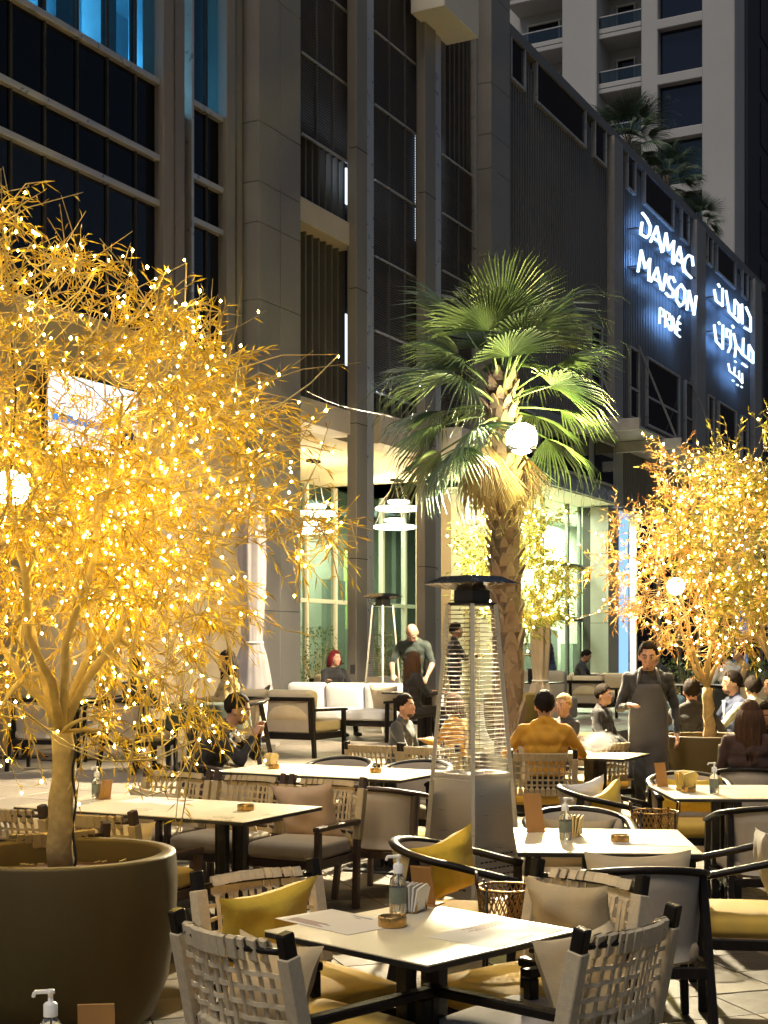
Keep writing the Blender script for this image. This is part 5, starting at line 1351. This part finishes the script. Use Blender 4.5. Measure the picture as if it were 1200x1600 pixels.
def person(label, loc, yaw, pose='sit', h=1.72, top=None, bottom=None, skin=None, hair=('short', HAIRD), lean=0.0, side=0.0, arms=('table', 'table'), turn=0.0, nod=0.0, long_sleeve=True, beard=None, voxel=.014, apron=None, shirt=None, legs=True, fat=1.1, knees=.0, fine=False):
    P_ = thing('person', label, 'person', loc, yaw - math.pi / 2); s = h / 1.75; skin = skin or SKIN
    V = lambda x, y, z: Vector((x, y, z)) * s
    hs = 1.07
    hipz = .95 if pose != 'sit' else .575
    y0 = 0 if pose != 'sit' else -.10
    ln = math.sin(R(lean)); lc = math.cos(R(lean)); sd = math.sin(R(side))
    def sp(d): return V(sd * d, y0 + ln * d, hipz + lc * d)           # point up the spine
    pel, waist, chest, shd, nk = sp(0), sp(.15), sp(.33), sp(.47), sp(.53)
    prims = []; bones = []
    def seg(a, b, ra, rb, tg, add=True, flat=None):
        if add:
            n = 6; pts = [a.lerp(b, i / n) for i in range(n + 1)]; prims.append(('t', pts, [ra + (rb - ra) * i / n for i in range(n + 1)]))
            prims.append(('e', a, (ra,) * 3)); prims.append(('e', b, (rb,) * 3))
        bones.append((a, b, ra, rb, tg))
    # torso: stacked ellipses
    Mt = Matrix.Rotation(R(-lean), 3, 'X')
    f = fat * s
    for d, rx, ry, rz in ((-.02, .165, .125, .11), (.08, .155, .118, .12), (.18, .152, .110, .12), (.28, .168, .118, .12), (.38, .178, .115, .11), (.455, .150, .082, .07)):
        prims.append(('e', sp(d), (rx * f, ry * f, rz * s), Mt))
    for a, b, ra, rb, tg in ((sp(-.05), sp(.10), .14, .14, 'bottom'), (sp(.12), sp(.40), .15, .15, 'top'), (sp(.40), sp(.49), .13, .08, 'top')): bones.append((a, b, ra * s, rb * s, tg))
    # head on the neck
    yw = R(turn); nd = R(nod)
    Rh = Matrix.Rotation(yw, 3, 'Z') @ Matrix.Rotation(-nd, 3, 'X')
    hb = nk + V(0, .012 + ln * .05, .03); hc = hb + Rh @ V(0, .022, .112)
    seg(nk - V(0, 0, .04), hc - Rh @ V(0, .02, .06), .057 * s, .054 * s, 'skin')
    H = lambda x, y, z: hc + Rh @ V(x * hs, y * hs, z * hs)
    for q in (-1, 1): seg(nk + V(0, -.02, .02), shd + V(q * .13, -.01, .0), .048 * s, .05 * s, 'top')
    prims.append(('e', H(0, -.006, .022), (.081 * s, .100 * s, .104 * s), Rh)); prims.append(('e', H(0, .022, -.045), (.060 * s, .066 * s, .070 * s), Rh)); prims.append(('e', H(0, .055, -.085), (.036 * s, .032 * s, .028 * s), Rh))
    prims.append(('t', [H(0, .084, .018), H(0, .100, -.020), H(0, .092, -.032)], [.010 * s, .0165 * s, .012 * s])); prims.append(('e', H(0, .074, .030), (.052 * s, .016 * s, .013 * s), Rh))
    prims.append(('e', H(0, .082, -.062), (.026 * s, .012 * s, .011 * s), Rh))
    for q in (-1, 1): prims.append(('e', H(q * .077, -.008, -.012), (.012 * s, .022 * s, .034 * s), Rh)); prims.append(('e', H(q * .040, .062, -.018), (.022 * s, .018 * s, .020 * s), Rh))
    bones.append((H(0, 0, .03), H(0, .02, -.06), .10 * s, .07 * s, 'skin'))
    if beard: bones.append((H(-.032, .050, -.092), H(.032, .050, -.092), .034 * s, .034 * s, 'beard')); bones.append((H(-.062, .0, -.05), H(-.062, .02, -.075), .017 * s, .017 * s, 'beard')); bones.append((H(.062, .0, -.05), H(.062, .02, -.075), .017 * s, .017 * s, 'beard'))
    # arms
    hands = []
    for q, arm in zip((-1, 1), arms):
        sh = shd + V(q * .178, -.005, -.015); seg(sp(.44) + V(q * .08, 0, 0), sh, .075 * s, .066 * s, 'top')
        if isinstance(arm, tuple): el = sh + V(*arm[0]); wr = el + V(*arm[1])
        else:
            d1, d2 = {'down': ((q * .055, -.02, -.285), (q * .01, .07, -.245)), 'table': ((q * .07, .13, -.235), (-q * .10, .225, .03)),
                      'lap': ((q * .07, .06, -.26), (-q * .07, .20, -.12)), 'face': ((q * .03, .20, -.19), (-q * .12, .10, .22)), 'wide': ((q * .16, .10, -.21), (-q * .02, .24, -.02))}[arm]
            el = sh + V(*d1); wr = el + V(*d2)
        seg(sh, el, .060 * s * (fat ** .5), .045 * s, 'top'); seg(el, wr, .044 * s, .030 * s, 'top' if long_sleeve else 'skin')
        d = (wr - el).normalized(); hands.append((q, wr, d))
        # hand: palm, four fingers, thumb, softly curled
        up = Vector((0, 0, 1)); sx = d.cross(up)
        sx = sx.normalized() if sx.length > .2 else Vector((1, 0, 0)); nrm = sx.cross(d).normalized()
        if arm == 'down' or (isinstance(arm, tuple) and len(arm) > 2): sx, nrm = Vector((0, 1, 0)) - d * d.y, Vector((q, 0, 0)); sx.normalize(); nrm = sx.cross(d) * 1.0; nrm = nrm if nrm.x * q > 0 else -nrm
        pc = wr + d * .052 * s; Mh = Matrix((sx, d, nrm)).transposed()
        prims.append(('e', pc, (.040 * s, .052 * s, .018 * s), Mh)); bones.append((wr, pc + d * .03 * s, .03 * s, .036 * s, 'skin'))
        for k, (o, L) in enumerate(((-.030, .068), (-.010, .078), (.010, .074), (.029, .060))):
            a = pc + d * .040 * s + sx * o * s; b = a + (d * .8 - nrm * .30) * L * .5 * s; c = b + (d * .45 - nrm * .75) * L * .55 * s
            prims.append(('t', [a, b, c], [.0098 * s, .0092 * s, .0078 * s])); bones.append((a, c, .01 * s, .009 * s, 'skin'))
        tq = -1 if (sx.y > .5 or q > 0) else 1
        a = pc - d * .015 * s + sx * .034 * tq * s; b = a + (sx * tq * .55 + d * .7 - nrm * .3) * .045 * s; c = b + (d * .9 - nrm * .3) * .034 * s
        prims.append(('t', [a, b, c], [.0125 * s, .011 * s, .0085 * s])); bones.append((a, c, .012 * s, .01 * s, 'skin'))
    # legs
    if legs:
        for q in (-1, 1):
            hip = pel + V(q * .085, 0, -.02)
            if pose == 'sit': kn = hip + V(q * .04, .43, .02); an = V(kn.x / s + 0, kn.y / s + .02 - knees, .085); an = Vector((kn.x, kn.y + (.02 - knees) * s, .085 * s))
            elif pose == 'walk': kn = V(q * .085, .06 + q * .10, .50); an = V(q * .075, .02 + q * .20, .085 + (.03 if q < 0 else 0))
            else: kn = V(q * .09, .03, .50); an = V(q * .10, -.01, .085)
            seg(hip, kn, .092 * s, .060 * s, 'bottom'); seg(kn, an, .060 * s, .042 * s, 'bottom')
            prims.append(('e', an + V(0, .06, -.045), (.045 * s, .125 * s, .040 * s))); bones.append((an + V(0, -.02, -.05), an + V(0, .15, -.055), .05 * s, .04 * s, 'shoe'))
    me = fuse(prims, voxel * s, 4 if not fine else 3)
    # material by nearest bone
    n = len(me.polygons); C = np.empty(n * 3); me.polygons.foreach_get('center', C); C = C.reshape(-1, 3); best = np.full(n, 1e9); idx = np.zeros(n, int)
    order = ['top', 'bottom', 'skin', 'shoe', 'beard']
    for a, b, ra, rb, tg in bones:
        a_, b_ = np.array(a), np.array(b); d = b_ - a_; L2 = max(1e-9, d @ d); t = np.clip(((C - a_) @ d) / L2, 0, 1)
        ds = np.linalg.norm(C - (a_ + t[:, None] * d), axis=1) - (ra + (rb - ra) * t)
        if tg == 'beard': ds -= .004
        k = ds < best; best[k] = ds[k]; idx[k] = order.index(tg)
    # folds in the clothes
    nv_ = len(me.vertices); co = np.empty(nv_ * 3); me.vertices.foreach_get('co', co); co = co.reshape(-1, 3); no = np.empty(nv_ * 3); me.vertices.foreach_get('normal', no); no = no.reshape(-1, 3)
    wgt = np.zeros(nv_); lt = np.empty(n, np.int32); me.polygons.foreach_get('loop_total', lt); lv = np.empty(len(me.loops), np.int32); me.loops.foreach_get('vertex_index', lv)
    wgt[lv] = np.repeat((idx < 2).astype(float), lt); sd_ = len(label) * 1.7
    fx = np.sin(co[:, 2] * 46 + 5 * np.sin(co[:, 0] * 13 + sd_) + 4 * np.sin(co[:, 1] * 11)) * .6 + np.sin(co[:, 0] * 38 + co[:, 2] * 21 + 6 * np.sin(co[:, 1] * 9 + sd_)) * .5 + np.sin(co[:, 1] * 52 - co[:, 2] * 17 + sd_) * .3
    co += no * (wgt * fx * .0052 * s)[:, None]; me.vertices.foreach_set('co', co.ravel())
    me.materials.clear()
    for m in (top, bottom or cloth('black', (.02, .02, .022)), skin, SHOE, (STUB2 if beard is HAIRD else beard) or HAIRD): me.materials.append(m)
    me.polygons.foreach_set('material_index', idx.astype(np.int32)); me.polygons.foreach_set('use_smooth', np.ones(n, bool)); me.update()
    link('body', me, P_)
    # hair
    kind, hm = hair
    if kind != 'bald':
        hp = MB(); nn, mm = 26, 18; vs = []; fs = []; rg = random.Random(len(label)); keep = {}
        for i in range(mm + 1):
            t = math.pi * i / mm
            for j in range(nn):
                a = 2 * math.pi * j / nn; d = Vector((math.sin(t) * math.sin(a), math.sin(t) * math.cos(a), math.cos(t)))
                k = 1 + .03 * math.sin(9 * a + 5 * t) * math.sin(t) + rg.uniform(-.03, .03)
                lw_ = float(np.interp(math.degrees(math.atan2(abs(d.x), d.y)), [0, 38, 58, 78, 100, 130, 180], [.52, .44, .16, -.20, -.42, -.66, -.74])); k *= .93 + .07 * min(1, max(0, (d.z - lw_) / .30))
                vs.append(H(d.x * .0865 * k, -.012 + d.y * .106 * k, .028 + d.z * .110 * k)); keep[i * nn + j] = d
        for i in range(mm):
            for j in range(nn):
                q = (i * nn + j, i * nn + (j + 1) % nn, (i + 1) * nn + (j + 1) % nn, (i + 1) * nn + j); d = sum((keep[x] for x in q), Vector()) / 4
                fr = d.y
                low = float(np.interp(math.degrees(math.atan2(abs(d.x), d.y)), [0, 38, 58, 78, 100, 130, 180], [.52, .44, .16, -.20, -.42, -.66, -.74])) + .05 * math.sin(11 * d.x + 3)
                if kind == 'long' and fr < .25: low = -.9
                if d.z > low: fs.append(q)
        hp.add(vs, fs, 0, True)
        if kind in ('long', 'bob'):
            L = .36 if kind == 'long' else .10
            for j in range(15):
                a = math.pi * (.5 + 1.0 * (j / 14)) ; a = R(75) + R(210) * j / 14
                x, y = math.sin(a) * .078, math.cos(a) * .09; w = rg.uniform(.8, 1.2)
                pts = [H(x, y - .012, .05), H(x * 1.18, y * 1.12 - .015, -.04), H(x * 1.22, y * 1.1 - .02, -.04) + V(rg.gauss(0, .006), rg.gauss(0, .006), -L * .45 * w), H(x * 1.05, y * 1.0 - .03, -.04) + V(rg.gauss(0, .012), -.03, -L * w)]
                hp.tube(pts, [.024 * s, .030 * s, .028 * s, .008 * s], 7)
        sol = hp.build('hair', hm, P_); md = sol.modifiers.new('thick', 'SOLIDIFY'); md.thickness = .016 * s; md.offset = -1
    # face details
    for q in (-1, 1):
        e = MB(); e.ell(H(q * .031, .078, .006), (.0145 * s, .009 * s, .0085 * s), 10, 6, 0, Rh); eo = e.build('eye', WHITE_EYE, P_)
        e = MB(); e.ell(H(q * .031, .0845, .006), (.0065 * s, .004 * s, .0068 * s), 8, 6, 0, Rh); e.build('iris', EYE, eo)
        e = MB(); e.tube([H(q * .015, .091, .027), H(q * .033, .089, .033), H(q * .050, .077, .026)], [.004 * s, .0052 * s, .003 * s], 6); e.build('eyebrow', hm if kind != 'bald' else HAIRD, P_)
    e = MB(); e.tube([H(-.022, .083, -.061), H(0, .0925, -.060), H(.022, .083, -.061)], [.004 * s, .0065 * s, .004 * s], 6); e.build('mouth', LIP, P_)
    if shirt:
        e = MB(); e.prism([(-.05, .20), (.05, .20), (.0, -.02)], sp(.30) + V(0, .112, 0), (1, 0, 0), Mt @ Vector((0, 0, 1)), Mt @ Vector((0, 1, 0)), .014); e.build('shirt_front', shirt, P_)
    return P_, hands, sp
blackc = cloth('black', (.013, .012, .013)); greyc = cloth('charcoal', (.055, .058, .058)); navy = cloth('navy', (.03, .04, .09)); mustard = cloth('mustard', (.52, .25, .015)); jeans = cloth('jeans', (.05, .085, .16))
beige = cloth('beige', (.34, .24, .10)); white = cloth('white', (.66, .64, .60)); green = cloth('dark_green', (.014, .022, .015)); sage = cloth('sage', (.42, .44, .32)); blue = cloth('blue', (.12, .20, .36)); slate = cloth('slate', (.022, .023, .028))
STUB = mat('stubble_skin', (.36, .20, .13), .6, var=.2, scale=60)
# waiter
w_, hd, sp_ = person('waiter in black shirt and grey apron walking towards us at right', (2.54, 13.55, 0), R(-97), 'walk', 1.79, slate, cloth('trouser', (.03, .032, .036)), SKIN, ('short', HAIRD),
    lean=2, arms=(((-.075, -.04, -.275), (-.01, .12, -.235), 1), ((.085, .06, -.27), (-.08, .20, .03))), turn=-4, nod=10, beard=STUB, voxel=.0085, fine=True)
APR = cloth('apron', (.055, .055, .06)); s = 1.79 / 1.75
ap = MB(); rows = []
for k in range(19):
    z = 1.36 - k * .049; n = 16; row = []
    hw_ = .105 + .075 * min(1, max(0, (1.36 - z) / .20)) if z > 1.1 else .185 + .012 * (1.1 - z)
    for i in range(n + 1):
        t = -1 + 2 * i / n; x = t * hw_
        rx, ry = (.178, .135) if z > .9 else (.195, .15 + .06 * (.9 - z))
        y = ry * math.sqrt(max(0, 1 - min(.96, (x / (rx * 1.10)) ** 2))) * 1.04 + .016 + (.012 * math.sin(9 * x + z * 7) * max(0, min(1, (1.0 - z) * 3))) + .035 * max(0, z - .9) * 0
        row.append(Vector((x, y + (z - .95) * .035 + .010 * math.sin(23 * x + 5 * z) * max(0, min(1, (1.15 - z) * 2)) + .006 * math.sin(40 * z + 14 * x), z)) * s)
    rows.append(row)
vs = [p for r_ in rows for p in r_]; n = 17; fs = [(i * n + j, i * n + j + 1, (i + 1) * n + j + 1, (i + 1) * n + j) for i in range(18) for j in range(16)]
ap.add(vs, fs, 0, True); ao = ap.build('apron', APR, w_); md = ao.modifiers.new('thick', 'SOLIDIFY'); md.thickness = .006
for q in (-1, 1):
    st = MB(); st.tube([rows[0][0 if q < 0 else 16] + Vector((0, 0, -.01)), Vector((q * .088, .105, 1.43)) * s, Vector((q * .072, .045, 1.505)) * s, Vector((q * .05, -.05, 1.515)) * s], .011, 6, sx=1.5, sy=.5); st.build('apron_strap', APR, ao)
def seated(label, px, py_top, Y, yaw, gz, **kw):
    """py_top: pixel row of the crown of the head; the figure's height follows from it"""
    x = (px - CXP) * Y / FPX; zt_ = CAMZ + (HOR - py_top) * Y / FPX - gz
    return person(label, (x, Y, gz), yaw, 'sit', h=max(1.45, min(1.9, 1.75 * zt_ / 1.335)) if 'h' not in kw else kw.pop('h'), **kw)
person('bald man in dark green polo shirt bending over a table near the lobby', ((648 - 600) / 2200 * 19.6, 19.6, TZ), R(-100), 'stand', 1.74, green, blackc, SKIN2, ('bald', HAIRD), lean=14, arms=(((-.10, .06, -.26), (.05, .18, -.16)), ((.12, .05, -.26), (-.05, .20, -.14))), nod=42, long_sleeve=False, beard=HAIRB)
seated('woman with long dark hair in black seated below the bald man', 655, 1024, 18.2, R(20), TZ, top=blackc, hair=('long', HAIRB), turn=10)
pr, hh_, _ = seated('red haired woman with a phone behind the white sofa', 527, 1021, 21.6, R(-55), TZ, top=blackc, hair=('bob', HAIRR), arms=('table', ((.10, .12, -.22), (.06, .20, .08))), turn=10)
seated('man in grey sweater with beard looking right, left of the heater', 636, 1091, 13.9, R(-22), 0, top=greyc, beard=HAIRD, turn=-8, nod=-4, arms=('lap', 'table'), lean=6)
seated('broad man in mustard sweater seen from behind', 851, 1087, 12.34, R(84), 0, top=mustard, hair=('short', HAIRD), arms=('wide', 'wide'), turn=8, fat=1.24)
seated('grey blond haired person behind the man in mustard', 872, 1091, 14.6, R(-150), 0, top=slate, hair=('short', HAIRL), turn=20)
seated('balding man in black sweater drinking with his elbow raised', 326, 1112, 12.2, R(-6), 0, top=blackc, skin=SKIN2, beard=HAIRD, lean=30, arms=(((-.05, .22, -.20), (.10, .06, .20)), ((.10, .20, -.22), (-.13, .08, .20))), nod=14, h=1.80, fat=1.3)
seated('woman with long black hair in beige jacket turned to the left', 345, 1023, 15.75, R(195), TZ, top=beige, hair=('long', HAIRD), arms=('table', 'table'), turn=12)
seated('person in black seen from behind under the golden branches', 222, 1034, 15.1, R(58), TZ, top=blackc, hair=('short', HAIRD), arms=('table', 'table'), fat=1.1)
seated('woman with long brown hair seen from behind at the right edge', 1172, 1131, 11.4, R(74), 0, top=cloth('brown', (.05, .022, .014)), hair=('long', HAIRB), arms=('lap', 'lap'), h=1.66)
seated('dark haired man at the right edge facing the long haired woman', 1197, 1104, 12.6, R(-115), 0, top=blackc, skin=SKIN2, beard=HAIRD, turn=-10, nod=12)
seated('bearded man in navy jacket and white shirt right of the forked trunk', 1134, 1064, 16.4, R(188), 0, top=navy, shirt=white, beard=HAIRD, arms=('table', 'table'), h=1.86)
seated('man in black leather jacket seen from behind left of the far planter', 1080, 1074, 15.2, R(82), 0, top=blackc, hair=('short', HAIRD), arms=('wide', 'wide'), h=1.78, fat=1.1)
seated('person slouching in a black jacket left of the waiter', 955, 1072, 16.6, R(-30), 0, top=blackc, bottom=blackc, hair=('short', HAIRD), arms=('lap', 'lap'), side=8, h=1.66)
person('man in navy shirt and jeans standing by the shop front', ((859 - 600) / 2200 * 29.5, 29.5, TZ), R(190), 'stand', 1.76, navy, jeans, SKIN2, ('short', HAIRD), lean=8, arms=('table', 'table'), nod=26)
seated('dark haired man in grey bowing his head by the shop glass', 910, 1019, 28.8, R(-20), TZ, top=greyc, hair=('short', HAIRD), nod=25, lean=10, beard=HAIRD, h=1.7)
person('man in dark jacket standing behind the big heater', ((710 - 600) / 2200 * 23.5, 23.5, TZ), R(10), 'stand', 1.76, blackc, blackc, SKIN2, ('short', HAIRD), turn=-10)
seated('dark haired person bending at a table right behind the waiter', 1030, 1020, 24.5, R(200), TZ, top=slate, hair=('short', HAIRD), lean=16, nod=24, h=1.7)
seated('person in white shirt on the far terrace right of the forked trunk', 1133, 1025, 23.4, R(110), TZ, top=white, hair=('short', HAIRD), h=1.7)
seated('person in striped beige top on the far terrace at right', 1149, 1018, 24.6, R(-160), TZ, top=beige, hair=('short', HAIRD), h=1.75)
seated('woman in pale patterned top seen from behind at the right', 1172, 1061, 16.0, R(100), 0, top=sage, hair=('short', HAIRD), h=1.80, arms=('wide', 'wide'))
seated('person partly cut by the right edge beyond the patterned top', 1199, 1068, 16.8, R(210), 0, top=slate, hair=('short', HAIRD), h=1.80)
seated('person in dark blue coat low behind the waiter shoulder', 1052, 1064, 18.5, R(60), 0, top=blue, hair=('short', HAIRD), h=1.8, side=-6)
seated('person with dark hair hidden behind the heater guard', 700, 1090, 15.2, R(150), 0, top=mustard, hair=('bob', HAIRB), arms=('table', 'table'))
# small held and loose things
ph = MB(); ph.box((0, 0, 0), (.036, .005, .075), .004, Matrix.Rotation(R(20), 3, 'X')); tag(ph.build('phone', EDGE, None, at(551, 1046, 21.3)), 'dark phone held up by the red haired woman', 'phone')
cu = thing('coffee_cup', 'white cup at the mouth of the drinking man', 'cup', at(372, 1160, 12.2)); MB().lathe([(.001, 0), (.024, .002), (.036, .05), (.039, .075), (.036, .075), (.032, .05), (.001, .008)], 18).build('bowl', PUMPW, cu)
hdl = MB(); hdl.tube([(.036, 0, .062), (.058, 0, .055), (.056, 0, .03), (.032, 0, .022)], .005, 6); hdl.build('handle', PUMPW, cu)
bxm = MB(); bxm.bx(-.16, .16, -.12, .12, 0, .22, .01); bxm.bx(-.17, .17, -.13, .13, .221, .24, .006); tag(bxm.build('service_box', EDGE, None, (2.68, 24.6, TZ + TH), FROT), 'dark box on the service table beside the palm', 'box')
# shade trees' cable running off to the right of the golden tree
cb = MB(); pts = [at(480 + 30 * k, 612 + 10 * k + 5 * math.sin(k), 6.9 + 2.0 * k) for k in range(6)]; cb.tube(pts, .0028, 5, False); tag(cb.build('festoon_cable', mat('grey_cable', (.07, .06, .05), .6)), 'thin pale cable running from the golden tree towards the palm', 'cable')
